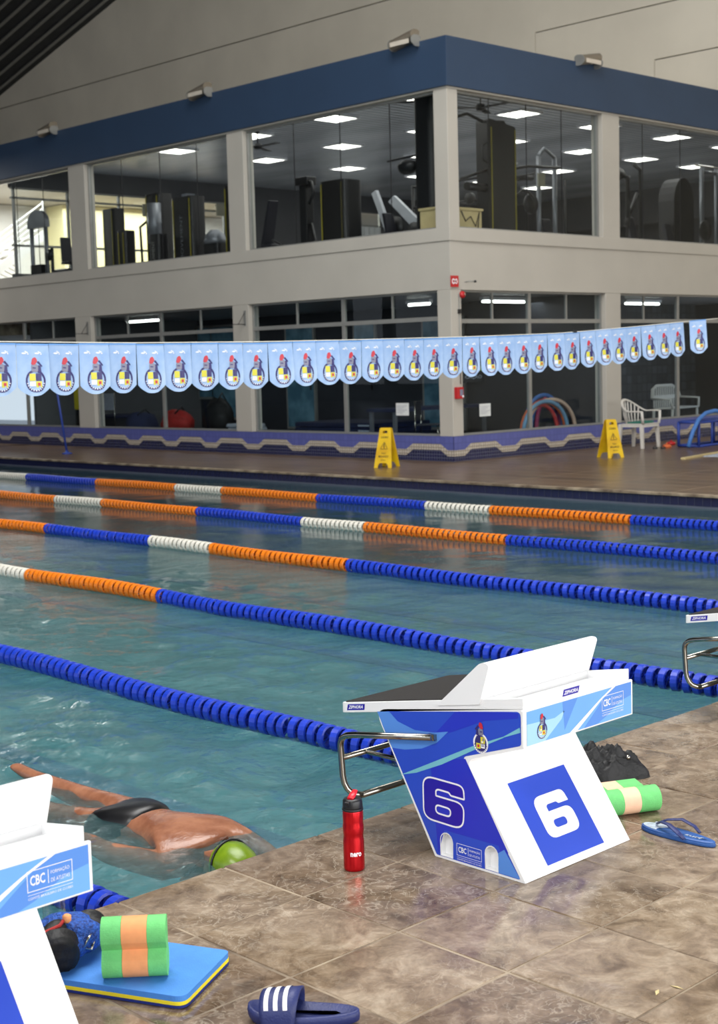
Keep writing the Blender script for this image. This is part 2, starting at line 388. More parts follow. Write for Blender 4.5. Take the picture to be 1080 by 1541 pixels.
mat('cap_green', (120, 146, 26), .3, rgb2=(92, 122, 18), vscale=14, bump=.15, bscale=30)
mat('sign_yellow', (226, 190, 20), .45, rgb2=(205, 160, 16), vscale=5)
mat('ink_black', (30, 26, 22), .5)
mat('chair_white', (208, 204, 196), .4, vary=.05)
mat('towel_green', (52, 128, 112), .9, vary=.2, vscale=60)
mat('paint_blue', (40, 66, 150), .45)
mat('red_paint', (190, 28, 34), .4)
mat('red_fabric', (180, 36, 30), .7, vary=.3, vscale=9)
mat('noodle_blue', (70, 120, 190), .7); mat('noodle_orange', (220, 110, 60), .7); mat('noodle_red', (200, 60, 60), .7)
mat('noodle_pink', (200, 70, 120), .7); mat('noodle_cream', (225, 190, 165), .7); mat('noodle_sky', (120, 160, 190), .7)
mat('lamp_metal', (140, 130, 115), .35, metal=.4)
mat('lamp_glass', (215, 205, 190), .2)
mat('machine_black', (15, 15, 17), .45, vary=.3)
mat('machine_grey', (120, 124, 130), .35, metal=.4)
mat('machine_yellow', (150, 140, 40), .5)
mat('machine_white', (190, 194, 200), .4)
mat('upholstery', (20, 20, 30), .5)
mat('cardboard', (196, 178, 130), .8)
mat('paper', (225, 228, 226), .8)
mat('beige_plate', (150, 148, 130), .7)
mat('towel_white', (190, 195, 205), .9, vary=.2, vscale=30)
mat('fabric_navy', (32, 40, 72), .9, vary=.3)
mat('fabric_yellow', (225, 205, 40), .8)
mat('panel_light', (255, 255, 255), .5, emit=(255, 252, 240), estr=6.0)
mat('tube_light', (255, 255, 255), .5, emit=(255, 255, 245), estr=7.0)
mat('green_glow_print', (130, 150, 60), .5, emit=(180, 210, 60), estr=.25)  # poster lettering given a faint glow of its own, not a lamp
mat('foam_water', (235, 245, 248), .3, vary=.05)
def ceiling_mat():
    m = mat('gym_ceiling', (225, 230, 238), .2, metal=.2, vary=.35, vscale=.7, stretch=(1, .35, 1))
    t = m.node_tree; g = t.nodes.new('ShaderNodeNewGeometry'); wv = t.nodes.new('ShaderNodeTexWave'); wv.bands_direction = 'Y'; wv.inputs['Scale'].default_value = 1.6
    bp = t.nodes.new('ShaderNodeBump'); bp.inputs['Strength'].default_value = .5; bp.inputs['Distance'].default_value = .02
    t.links.new(g.outputs['Position'], wv.inputs['Vector']); t.links.new(wv.outputs['Fac'], bp.inputs['Height']); t.links.new(bp.outputs[0], t.nodes['Principled BSDF'].inputs['Normal'])
ceiling_mat()
mat('rim_grout', (84, 88, 104), .6)
mat('rim_navy', (28, 30, 62), .22, vary=.35, vscale=3)
# ================================================================ THE SETTING
EY = 3.66           # the deck edge of the starting end (the pool lies towards +Y)
FX = 14.52          # the far long edge of the pool
WZ = -.16           # water level
NX = -1.9           # the near long edge of the pool

# ---- pool shell
b = MB(); b.box((NX, EY, -1.35), (FX, 28.7, -1.25)); 
struct(b, 'floor_pool', 'pool_lining')
for i, X in enumerate((13.55, 11.7, 9.65, 7.55, 5.5, 3.5, 1.45)):
    b = MB(); b.box((X-.11, 5.4, -1.249), (X+.11, 27, -1.244)).box((X-.4, 5.2, -1.249), (X+.4, 5.4, -1.243))
    struct(b, 'trim_lane_line', 'lane_mark')
b = MB(); b.box((NX-.2, EY-.12, -1.35), (FX+.2, EY, -.035)); struct(b, 'wall_pool_start', 'tile_rim')
b = MB(); b.box((NX-.2, 28.7, -1.35), (FX+.2, 28.9, -.02)); struct(b, 'wall_pool_turn', 'tile_rim')
b = MB(); b.box((NX-.2, EY-.02, -1.35), (NX, 28.72, -.02)); struct(b, 'wall_pool_left', 'tile_rim')
b = MB(); b.box((FX, EY-.02, -1.35), (FX+.2, 28.72, -.02)); rimw = struct(b, 'wall_pool_right', 'rim_grout')
rt = None
for i in range(158):
    if rt is None: b_ = MB(); b_.box((-.004, .003, -.135), (0, .109, -.006)); rt = b_.build('rim_tile', 'rim_navy', rimw, bevel=0); o = rt
    else: o = bpy.data.objects.new('rim_tile', rt.data); COL.objects.link(o); o.parent = rimw
    o.location = (FX, 7.6+i*.112, random.uniform(-.001, .001))
b = MB(); b.box((FX-.004, EY, -.135), (FX, 7.595, -.006)).box((FX-.004, 25.30, -.135), (FX, 28.69, -.006)); o = b.build('rim_tiling', 'tile_rim', rimw); o['kind'] = 'stuff'

# ---- water surface: a real rippled sheet, livelier where people swim
def water():
    rs = np.random.RandomState(5)
    xs = np.concatenate([np.linspace(NX, 1.5, 25), np.linspace(1.55, 7, 150), np.linspace(7.06, FX, 110)])
    ys = np.concatenate([np.linspace(EY, 9, 190), np.linspace(9.05, 28.7, 260)])
    X, Y = np.meshgrid(xs, ys, indexing='ij'); Z = np.zeros_like(X)
    live = np.clip(1.25-(X-2.5)/6.5, .16, 1.0)*np.clip(1.2-(Y-5)/22, .5, 1)
    for k in range(46):
        lam = .15*(6 ** rs.rand()); a = rs.rand()*2*PI; kk = 2*PI/lam; ph = rs.rand()*2*PI
        Z += lam*.0040*np.sin(kk*(X*math.cos(a)+Y*math.sin(a))+ph+1.1*np.sin(X*1.3+Y*.9+k))
    Z *= live
    # bow wave and wake rings round the swimmer
    for cx, cy, am, lm, dc in ((3.25, 4.0, .008, .18, .45), (3.0, 4.4, .008, .15, .4), (3.25, 5.3, .009, .2, .6), (3.5, 5.9, .009, .2, .8), (4.1, 4.9, .006, .3, 1.0)):
        r = np.hypot(X-cx, Y-cy); Z += am*np.sin(r*2*PI/lm)*np.exp(-r/dc)
    # a roll of darker swell in the next lane
    d = (X-5.15)-.35*np.sin((Y-5)*1.1); Z += .012*np.exp(-(d/.12)**2)*np.exp(-((Y-6)/1.8)**2)
    Z += WZ
    nx, ny = X.shape; V = np.stack([X, Y, Z], -1).reshape(-1, 3)
    idx = np.arange(nx*ny).reshape(nx, ny)
    F = np.stack([idx[:-1, :-1], idx[1:, :-1], idx[1:, 1:], idx[:-1, 1:]], -1).reshape(-1, 4)
    me = bpy.data.meshes.new('water'); me.from_pydata(V.tolist(), [], F.tolist()); me.materials.append(M['pool_water'])
    me.polygons.foreach_set('use_smooth', [True]*len(me.polygons))
    o = bpy.data.objects.new('water', me); COL.objects.link(o); o['kind'] = 'structure'
water()

# ---- near deck: wet stone tiles laid on a grout bed
b = MB(); b.box((-9, -9.5, -.2), (26, EY, -.0025)); deck = struct(b, 'floor', 'grout')
PX, PY = .42, .414; X0, Y0 = 2.86, 3.268
tile_mesh = {}
def tile_obj(x, y, sx, sy, k, parent):
    key = (round(sx, 3), round(sy, 3), k)
    if key not in tile_mesh:
        g = .0045; B = .002; mb = MB(); t = 0.0
        vs = [(g, g, -.012), (sx-g, g, -.012), (sx-g, sy-g, -.012), (g, sy-g, -.012), (g, g, t-B), (sx-g, g, t-B), (sx-g, sy-g, t-B), (g, sy-g, t-B),
              (g+B, g+B, t), (sx-g-B, g+B, t), (sx-g-B, sy-g-B, t), (g+B, sy-g-B, t)]
        fs = [(8, 9, 10, 11)]+[(i, (i+1) % 4, 4+(i+1) % 4, 4+i) for i in range(4)]+[(4+i, 4+(i+1) % 4, 8+(i+1) % 4, 8+i) for i in range(4)]
        mb.add(vs, fs); o = mb.build('deck_tile', 'deck_stone_'+'abc'[k], parent); tile_mesh[key] = o.data
    else:
        o = bpy.data.objects.new('deck_tile', tile_mesh[key]); COL.objects.link(o); o.parent = parent
    o.location = (x, y, random.uniform(-.0018, .0008)); o.rotation_euler = (random.uniform(-.002, .002), random.uniform(-.002, .002), 0)
    return o
for i in range(-4, 16):
    for j in range(-8, 1):
        sy = PY if j < 0 else EY+.012-Y0
        tile_obj(X0+i*PX, Y0+(j)*PY, PX, sy, random.choice((0, 0, 1, 1, 2)), deck)
# the rest of that deck, too far or out of frame for single tiles: one slab with a stone top
b = MB(); b.box((X0+16*PX, -9.4, -.01), (25.9, EY+.012, -.0001)).box((-8.9, -9.4, -.01), (X0+16*PX, Y0-8*PY, -.0005)).box((-8.9, Y0-8*PY, -.01), (X0-4*PX, EY+.012, -.0005))
o = b.build('deck_paving', 'deck_stone_b', deck); o['kind'] = 'stuff'

# ---- far deck with its dark tiled rim and pale lip
b = MB(); b.box((FX+.03, EY, -.2), (26, 28.9, 0)); struct(b, 'floor_far_deck', 'far_deck')
b = MB(); b.box((-9, 28.7, -.2), (26, 45.9, 0)); struct(b, 'floor_end_deck', 'far_deck')
b = MB(); b.box((-9, EY, -.2), (NX, 28.7, 0)); struct(b, 'floor_left_deck', 'far_deck')
b = MB(); b.box((FX-.02, EY+.1, -.03), (FX+.08, 28.7, .004)); struct(b, 'trim_pool_lip', 'grout', bevel=.006)

# ---- gable wall of big precast panels with open joints, standing behind the two storey block
GX = 26.0
b = MB(); b.box((GX+.05, -9.5, 0), (GX+.3, 15.72, 18.5)).box((GX+.05, 15.72, 6.75), (GX+.3, 46, 18.5)); gable = struct(b, 'wall_gable', 'joint_dark')
for boxes in ([((-9.5, 10.495), (46, 18.5))], [((20.925, 6.76), (46, 10.465)), ((-9.5, 8.89), (20.925, 10.465))],
              [((17.765, 6.76), (20.905, 8.865)), ((-9.5, 7.775), (17.765, 8.865))], [((-9.5, 0), (15.72, 7.75)), ((15.72, 6.76), (17.745, 7.75))]):
    b = MB()
    for (y0, z0), (y1, z1) in boxes: b.box((GX, y0, z0), (GX+.05, y1, z1))
    b.build('wall_panel', 'gable_paint', gable)
# ---- dark ribbed roof falling towards the far end
def roofz(Y): return 12.7+(36.9-Y)*.257 if Y > 15 else 18.33-(15-Y)*.2
b = MB()
for a, c in ((46.5, 15), (15, -9.6)):
    za, zc = roofz(a), roofz(c)
    b.add([(-9, a, za), (GX+.3, a, za), (GX+.3, c, zc), (-9, c, zc), (-9, a, za+.25), (GX+.3, a, za+.25), (GX+.3, c, zc+.25), (-9, c, zc+.25)],
          [(0, 1, 2, 3), (7, 6, 5, 4), (0, 4, 5, 1), (2, 6, 7, 3), (0, 3, 7, 4), (1, 5, 6, 2)])
roof = struct(b, 'ceiling', 'roof_metal')
b = MB()
for k in range(40):
    x = GX-.4-k*.55; a, c = 46, 15; b.add([(x, a, roofz(a)-.05), (x+.12, a, roofz(a)-.05), (x+.12, c, roofz(c)-.05), (x, c, roofz(c)-.05), (x+.03, a, roofz(a)+.01), (x+.09, a, roofz(a)+.01), (x+.09, c, roofz(c)+.01), (x+.03, c, roofz(c)+.01)],
        [(0, 1, 2, 3), (0, 3, 7, 4), (1, 5, 6, 2), (0, 4, 5, 1), (2, 6, 7, 3)])
o = b.build('roof_rib', 'frame_alu', roof); o['kind'] = 'stuff'
# ---- the other walls of the hall, with their long openings
b = MB(); b.box((-9.2, 45.9, 0), (GX+.3, 46.2, 10.6)); struct(b, 'wall_end', 'hall_wall')
b = MB(); b.box((-9.2, -9.5, 0), (-9, 46.2, .7)).box((-9.2, -9.5, 6.0), (-9, 46.2, 18.5))
for k in range(9): b.box((-9.2, -9.5+k*6.6, .7), (-9, -8.9+k*6.6, 6.0))
struct(b, 'wall_left', 'hall_wall')
b = MB(); b.box((-9.2, -9.7, 0), (GX+.3, -9.5, .4)).box((-9.2, -9.7, 7.0), (GX+.3, -9.5, 13.6))
for k in range(7): b.box((-9.2+k*5.9, -9.7, .4), (-8.7+k*5.9, -9.5, 7.0))
struct(b, 'wall_back', 'hall_wall')

# ================================================================ THE TWO STOREY BLOCK
LX, RY = 17.35, 15.76; BX, BY = 26.0, 45.9
# tiled base with the stepped cream wave
b = MB(); b.box((LX, RY, 0), (LX+.22, BY, .41)).box((LX+.22, RY, 0), (BX, RY+.22, .41)); base = struct(b, 'baseboard_block', 'tile_navy')
def wave(run0, run1, fn, high0, period, plate=.62, slope=.16):
    """cream stepped band and the violet field above it, as slabs on the base"""
    top = []; x = high0
    pts = []
    while x < run1+period:
        pts += [(x-plate/2-slope, .185), (x-plate/2, .285), (x+plate/2, .285), (x+plate/2+slope, .185)]; x += period
    pts = [(min(max(p[0], run0), run1), p[1]) for p in pts if run0-.5 < p[0] < run1+.5]
    if pts[0][0] > run0: pts = [(run0, .185)]+pts
    if pts[-1][0] < run1: pts.append((run1, pts[-1][1]))
    cream = MB(); viol = MB()
    for (x0, z0), (x1, z1) in zip(pts[:-1], pts[1:]):
        if x1-x0 < 1e-4: continue
        for mb, q, t in ((cream, [(x0, z0-.1), (x1, z1-.1), (x1, z1), (x0, z0)], .008), (viol, [(x0, z0), (x1, z1), (x1, .412), (x0, .412)], .006)):
            vs = [fn(p, 0) for p in q]+[fn(p, t) for p in q]
            mb.add(vs, [(4, 5, 6, 7), (0, 1, 5, 4), (2, 3, 7, 6), (1, 2, 6, 5), (3, 0, 4, 7)])
    return cream, viol
c1, v1 = wave(RY-.006, BY, lambda p, t: (LX-t, p[0], p[1]), 16.36, 1.28)
c2, v2 = wave(LX-.006, BX, lambda p, t: (p[0], RY-t, p[1]), 18.08, 1.30)
for n, mb, mm in (('wave_band', c1, 'tile_cream'), ('wave_band', c2, 'tile_cream'), ('violet_field', v1, 'tile_violet'), ('violet_field', v2, 'tile_violet')): mb.build(n, mm, base)

# concrete frame
b = MB(); b.box((LX, RY, 2.78), (LX+.3, BY, 3.56)).box((LX-.02, RY-.02, 3.56), (LX+.3, BY, 3.77)).box((LX+.3, RY, 2.78), (BX, RY+.3, 3.56)).box((LX+.3, RY-.02, 3.56), (BX, RY+.3, 3.77))
struct(b, 'wall_facade_beam', 'wall_paint', bevel=.006)
b = MB(); b.box((LX-.05, RY-.05, 5.98), (LX+.3, BY, 6.75)).box((LX+.3, RY-.05, 5.98), (BX, RY+.3, 6.75)); struct(b, 'trim_blue_cornice', 'blue_band', bevel=.006)
b = MB(); b.box((LX, RY, 5.95), (LX+.3, BY, 5.98)).box((LX+.3, RY, 5.95), (BX, RY+.3, 5.98)); struct(b, 'trim_window_head', 'wall_paint')
b = MB(); b.box((LX+.3, RY+.3, 6.62), (BX, 45.9, 6.75)).box((BX, 29.5, 6.62), (44, 45.9, 6.75)); struct(b, 'ceiling_block_roof', 'wall_paint')
b = MB(); b.box((LX+.3, RY+.3, 2.8), (36, 33, 3.45)); struct(b, 'floor_gym', 'gym_floor')
colY = [(15.76, 16.06), (20.85, 21.32), (26.08, 26.68), (31.3, 31.9)]
b = MB(); b.box((LX, 31.9, .41), (LX+.25, BY, 2.78)).box((LX, 31.9, 3.77), (LX+.25, BY, 5.95)); struct(b, 'wall_facade_left', 'wall_paint')
for k, (a, c) in enumerate(colY):
    b = MB(); b.box((LX, a, .41), (LX+.25, c, 2.78)); struct(b, 'wall_column_lower', 'wall_paint', bevel=.008)
    b = MB(); b.box((LX, a, 3.77), (LX+.25, c, 5.95)); struct(b, 'wall_column_upper', 'wall_paint', bevel=.008)
for a, c in ((21.5, 21.96), (25.75, 26.0)):
    b = MB(); b.box((a, RY, .41), (c, RY+.25, 2.78)); struct(b, 'wall_column_lower', 'wall_paint', bevel=.008)
    b = MB(); b.box((a-.05, RY, 3.77), (c, RY+.25, 5.95)); struct(b, 'wall_column_upper', 'wall_paint', bevel=.008)

nwin = [0]
def window(axis, run0, run1, z0, z1, glass, mullions=(), transom=None, thin=(), depth=.12, butt=()):
    """a window of the block: frame, panes, mullions; axis 'L' = left facade (runs along Y), 'R' = right facade (runs along X)"""
    nwin[0] += 1; root = thing('window_%d' % nwin[0], kind='structure')
    def bx(mb, r0, r1, a, c, d0, d1):
        if axis == 'L': mb.box((LX+d0, r0, a), (LX+d1, r1, c))
        else: mb.box((r0, RY+d0, a), (r1, RY+d1, c))
    f = MB(); t = .032
    bx(f, run0, run1, z0, z0+t, depth-.03, depth+.05); bx(f, run0, run1, z1-t, z1, depth-.03, depth+.05)
    bx(f, run0, run0+t, z0+t, z1-t, depth-.03, depth+.05); bx(f, run1-t, run1, z0+t, z1-t, depth-.03, depth+.05)
    f.build('window_frame', 'frame_alu', root)
    cuts = sorted([run0+t]+list(mullions)+[run1-t]); zt = transom if transom else z1-t
    for m_ in mullions:
        f = MB(); bx(f, m_-.035, m_+.035, z0+t, z1-t, depth-.02, depth+.04); f.build('mullion', 'frame_alu', root)
    if transom:
        f = MB(); bx(f, run0+t, run1-t, transom-.035, transom+.035, depth-.022, depth+.042); f.build('transom', 'frame_alu', root)
    for m_ in thin:
        f = MB(); bx(f, m_-.014, m_+.014, transom+.035, z1-t, depth-.01, depth+.03); f.build('glazing_bar', 'frame_alu', root)
    lower = sorted(cuts+list(butt))
    for a, c in zip(lower[:-1], lower[1:]):
        f = MB(); bx(f, a+.002, c-.002, z0+t, (transom-.035) if transom else z1-t, depth+.005, depth+.013); f.build('pane', glass, root)
    if transom:
        up = sorted(cuts+list(thin))
        for a, c in zip(up[:-1], up[1:]):
            f = MB(); bx(f, a+.002, c-.002, transom+.035, z1-t, depth+.005, depth+.013); f.build('pane', glass, root)
    if butt:
        for m_ in butt:
            f = MB(); bx(f, m_-.004, m_+.004, z0+t, z1-t, depth+.002, depth+.016); f.build('glass_joint', 'plastic_black', root)
# upper storey
window('L', 16.06, 20.85, 3.77, 5.95, 'window_glass', butt=(17.17, 18.38, 19.58))
window('L', 21.32, 26.08, 3.77, 5.95, 'window_glass', butt=(22.4, 23.59, 24.9))
window('L', 26.68, 31.3, 3.77, 5.95, 'window_glass', butt=(27.9, 29.0, 30.2))
window('R', LX+.25, 21.45, 3.77, 5.95, 'window_glass', butt=(18.5, 19.47, 20.43))
window('R', 21.96, 25.75, 3.77, 5.95, 'window_glass', butt=(22.86, 24.1))
# lower storey
window('L', 16.06, 20.85, .41, 2.78, 'lower_glass', mullions=(18.4,), transom=2.33, thin=(17.2, 19.62))
window('L', 21.32, 26.08, .41, 2.78, 'lower_glass', mullions=(23.74,), transom=2.33, thin=(22.45, 24.9))
window('L', 26.68, 31.3, .41, 2.78, 'lower_glass', mullions=(28.95,), transom=2.33, thin=(27.75, 30.1))
window('R', LX+.25, 21.5, .41, 2.78, 'lower_glass', mullions=(19.46,), transom=2.28, thin=(18.5, 20.5))
window('R', 21.96, 25.75, .41, 2.78, 'lower_glass', mullions=(23.97,), transom=2.28, thin=(22.85,))

# ---- gym room
GY, GZ = 29.5, 6.32
b = MB(); b.box((LX+.3, RY+.3, GZ), (36, GY, GZ+.04)); gc = struct(b, 'ceiling_gym', 'gym_ceiling')
b = MB(); b.box((LX+.3, GY, 3.45), (18.9, GY+.15, 3.9)).box((LX+.3, GY, 5.86), (36, GY+.15, GZ)).box((LX+.3, GY, 3.45), (36, GY+.15, 3.6)).box((23.9, GY, 3.6), (27.6, GY+.15, 5.86)).box((29.6, GY, 3.6), (36, GY+.15, 5.86))
struct(b, 'wall_gym_rear', 'gym_wall')
b = MB(); b.box((35.9, RY+.3, 3.45), (36, GY, GZ)); struct(b, 'wall_gym_side', 'gym_wall')
b = MB(); b.box((26.3, RY+.05, 3.45), (36, RY+.3, GZ)); struct(b, 'wall_gym_front', 'gym_wall')
b = MB(); b.box((34.8, RY+.3, 5.35), (34.9, GY, GZ)); struct(b, 'trim_gym_bulkhead', 'gym_wall')
# rear windows of the gym
nwin[0] += 1; rw = thing('window_%d' % nwin[0], kind='structure')
f = MB()
for z in (3.6, 4.52, 5.60, 5.82): f.box((LX+.3, GY+.03, z), (23.9, GY+.1, z+.05))
for x in (17.7, 19.15, 20.6, 22.1, 23.86, 27.6, 28.6, 29.56): f.box((x, GY+.03, 3.6), (x+.05, GY+.1, 5.86))
f.build('window_frame', 'frame_alu', rw)
for a, c in ((17.75, 19.15), (19.2, 20.6), (20.65, 22.1), (22.15, 23.86), (27.65, 28.6), (28.65, 29.56)):
    f = MB(); f.box((a, GY+.06, 3.65), (c, GY+.068, 5.82)); f.build('pane', 'window_glass', rw)
# yard behind: white building with an outside stair, yellow wall
b = MB(); b.box((17.66, GY+.3, 2.5), (40, 44, 2.8)); struct(b, 'floor_yard', 'grout')
b = MB(); b.box((17.66, 38.5, 2.8), (24.2, 38.9, 6.6)); struct(b, 'wall_yard', 'plaster_white')
b = MB(); b.box((24.2, 37.6, 2.8), (27.4, 38.9, 6.6)); struct(b, 'wall_yard_yellow', 'yellow_wall')
b = MB(); b.box((27.4, 38.5, 2.8), (44, 38.9, 6.6)); struct(b, 'wall_yard_right', 'plaster_white')
sr = thing('outside_stair', 'white steel stair with close railings seen through the gym windows at the far left', 'stair', (19, 35, 2.8))
def flight(y, x0, z0, x1, z1, name):
    n = 8; mb = MB()
    mb.add([(x0, y, z0), (x1, y, z1), (x1, y+.06, z1), (x0, y+.06, z0), (x0, y, z0+.28), (x1, y, z1+.28), (x1, y+.06, z1+.28), (x0, y+.06, z0+.28)],
           [(0, 1, 5, 4), (1, 2, 6, 5), (2, 3, 7, 6), (3, 0, 4, 7), (0, 3, 2, 1), (4, 5, 6, 7)]); mb.build('stringer', 'plaster_white', sr)
    for k in range(1, 6):
        mb = MB(); mb.tube([(x0, y, z0+.28+k*.15), (x1, y, z1+.28+k*.15)], .022, 5); mb.build('rail', 'plaster_white', sr)
    for k in range(5):
        t = k/4; mb = MB(); mb.tube([(x0+(x1-x0)*t, y, z0+(z1-z0)*t+.2), (x0+(x1-x0)*t, y, z0+(z1-z0)*t+1.08)], .025, 5); mb.build('baluster', 'plaster_white', sr)
    for k in range(9):
        t = (k+.5)/9; mb = MB(); mb.cbox((x0+(x1-x0)*t, y+.6, z0+(z1-z0)*t+.2), (.34, 1.1, .04)); mb.build('tread', 'plaster_white', sr)
flight(0, -.6, .1, 2.9, 2.45, 'a'); flight(1.4, -.6, 2.5, 2.9, .9, 'b')
# ---- ground floor rooms
b = MB(); b.box((LX+.22, RY+.22, 0), (30, GY, .12)); struct(b, 'floor_room', 'room_floor')
b = MB(); b.box((22.4, 19.3, .12), (22.5, GY, 2.8)); struct(b, 'wall_room_rear', 'dark_room')
b = MB(); b.box((22.5, 19.3, .12), (30, 19.4, 2.8)); struct(b, 'wall_room_side', 'tile_grey')
b = MB(); b.box((LX+.3, 28.9, .12), (22.4, 29.0, 2.8)); struct(b, 'wall_room_end', 'gym_wall')
b = MB(); b.box((21.75, 16.0, .12), (21.85, 19.3, 2.8)); struct(b, 'wall_room_divider', 'dark_room')
b = MB(); b.box((29.9, RY+.22, .12), (30, 19.3, 2.8)); struct(b, 'wall_room_far', 'dark_room')
for k, (y0, y1, z0, z1) in enumerate(((20.0, 21.1, .25, 2.5), (27.2, 28.3, .4, 2.6), (24.6, 25.5, .2, 2.5), (22.6, 23.2, 1.4, 2.5), (28.35, 28.85, .9, 2.6))):
    d = thing('door_%d' % (k+1), kind='structure')
    f = MB(); f.box((22.34, y0-.06, z0-.06), (22.4, y1+.06, z1+.06)); f.build('door_frame', 'frame_alu', d)
    f = MB(); f.box((22.33, y0, z0), (22.34, y1, z1)); f.build('pane', 'teal_glass', d)
    f = MB(); f.box((22.30, y0+.06, 1.05), (22.33, y0+.09, 1.3)); f.build('door_handle', 'plastic_black', d)
area('room_lamp_light_a', (20.4, 24.5, 2.7), (0, 0, 0), .4, 6, 26, (1, 1, .97))
area('room_lamp_light_b', (20.6, 17.6, 2.7), (0, 0, 0), 3, .4, 14, (1, 1, .97))
area('room_lamp_light_c', (24.5, 17.6, 2.7), (0, 0, 0), 3, .4, 12, (1, 1, .97))
# ================================================================ STARTING BLOCKS
def crest(F, mb, cx, cy, s, off, ix, field=None):
    """round club crest with a plumed helmet: ix = material indices (ring, ink, yellow, white, red, grey)"""
    ring, ink, yel, wht, red, gry = ix
    e = .0004*1
    F.ribbon(mb, ell(cx, cy, s*.95, s, 24), s*.22, off, ring)
    if field is not None: F.fill(mb, ell(cx, cy, s*.82, s*.86, 20), off+e*.5, field)
    for k in range(11):   # the lettering ring read from afar as short strokes
        a = PI*1.08+k*PI*.84/10; c, sn = math.cos(a), math.sin(a)
        q = [(cx+c*s*.88-sn*t*s*.07+c*r*s*.07, cy+sn*s*.93+c*t*s*.07+sn*r*s*.07) for t, r in ((-.7, -1), (.7, -1), (.7, 1), (-.7, 1))]
        F.fill(mb, q, off+e*2, wht if ring != wht else ink)
    def R(x0, y0, x1, y1, m, o=1): F.fill(mb, [(cx+x0*s, cy+y0*s), (cx+x1*s, cy+y0*s), (cx+x1*s, cy+y1*s), (cx+x0*s, cy+y1*s)], off+e*o, m)
    R(-.62, .02, -.02, .72, yel, 2); R(-.52, .30, -.30, .62, gry, 3); R(-.38, .10, -.14, .26, wht, 3)
    R(.02, .0, .58, .75, ink, 2); R(.14, .1, .44, .6, ink, 3)
    R(.0, -.62, .60, -.02, yel, 2); R(.16, -.46, .44, -.16, red, 3)
    R(-.60, -.50, -.04, -.04, wht, 2); R(-.5, -.32, -.12, -.2, gry, 3); R(-.5, -.14, -.12, -.08, ink, 3)
    # helmet, plume and arm above the ring
    F.fill(mb, rnd([(cx-.38*s, cy+.9*s), (cx+.22*s, cy+.85*s), (cx+.30*s, cy+1.5*s), (cx-.05*s, cy+1.75*s), (cx-.40*s, cy+1.55*s)], s*.15), off+e*3, gry)
    F.fill(mb, [(cx-.28*s, cy+1.22*s), (cx+.05*s, cy+1.2*s), (cx+.05*s, cy+1.32*s), (cx-.28*s, cy+1.34*s)], off+e*4, ink)
    F.fill(mb, rnd([(cx+.2*s, cy+.75*s), (cx+.62*s, cy+.85*s), (cx+.55*s, cy+1.5*s), (cx+.25*s, cy+1.55*s)], s*.12), off+e*2.5, ink)
    F.fill(mb, rnd([(cx-.42*s, cy+1.6*s), (cx-.05*s, cy+1.55*s), (cx+.25*s, cy+1.95*s), (cx+.05*s, cy+2.35*s), (cx-.28*s, cy+2.2*s)], s*.16), off+e*3.5, red)
    F.fill(mb, rnd([(cx+.15*s, cy+1.85*s), (cx+.35*s, cy+1.95*s), (cx+.78*s, cy+1.45*s), (cx+.66*s, cy+1.36*s)], s*.07), off+e*3, ink)

def six_loops(M2):
    o = rnd([(0, 0), (0, 1), (.98, 1), (1, .66), (.46, .66), (.34, .64), (.34, .585), (1, .585), (1, 0)], [.22, .24, .22, .03, .05, .05, .01, .2, .22], 6)
    # the slit between the upper hook and the bowl
    o = rnd([(0, 0), (0, 1), (.97, 1), (1, .70), (.68, .70), (.64, .76), (.36, .76), (.31, .72), (.31, .60), (1, .60), (1, 0)], [.24, .26, .24, .02, .03, .04, .06, .04, .01, .22, .24], 6)
    h = rnd([(.30, .20), (.30, .39), (.69, .39), (.69, .20)], .09, 5)
    return [M2(p) for p in o], [M2(p) for p in h]
DIG = {'6': six_loops}
def seven_loops(M2):
    o = rnd([(0, 1), (1, 1), (1, .72), (.52, 0), (.16, 0), (.62, .72), (0, .72)], [.08, .12, .1, .02, .02, .06, .05], 5)
    return [M2(p) for p in o], None
def five_loops(M2):
    o = rnd([(0, 1), (1, 1), (1, .76), (.3, .76), (.3, .62), (1, .62), (1, 0), (0, 0), (0, .24), (.7, .24), (.7, .38), (0, .38)], [.06, .06, .03, .04, .04, .2, .22, .1, .03, .06, .06, .06], 5)
    return [M2(p) for p in o], None
DIG['7'] = seven_loops; DIG['5'] = five_loops

def cbc(F, mb, p, w, h, off, mi, flip=1, boxed=True):
    """the printed federation box: CBC | FORMACAO DE ATLETAS, with the line below"""
    x, y = p
    def X(t): return x+flip*t*w
    def rect(x0, y0, x1, y1): return [(X(x0), y+y0*h), (X(x1), y+y0*h), (X(x1), y+y1*h), (X(x0), y+y1*h)]
    F.ribbon(mb, rect(0, .32, 1, 1), h*.035, off, mi)
    F.text(mb, 'CBC', (X(.06), y+.50*h), h*.34, off, mi, width=w*.33, flip=flip, bold=.02)
    F.fill(mb, rect(.455, .44, .47, .90), off, mi)
    F.text(mb, 'FORMAÇÃO', (X(.52), y+.69*h), h*.17, off, mi, width=w*.42, flip=flip)
    F.text(mb, 'DE ATLETAS', (X(.52), y+.45*h), h*.13, off, mi, width=w*.42, flip=flip)
    F.fill(mb, rect(0, .2, 1, .215), off, mi)
    F.text(mb, 'COMITÊ BRASILEIRO DE CLUBES', (X(0), y+.05*h), h*.10, off, mi, width=w, flip=flip)

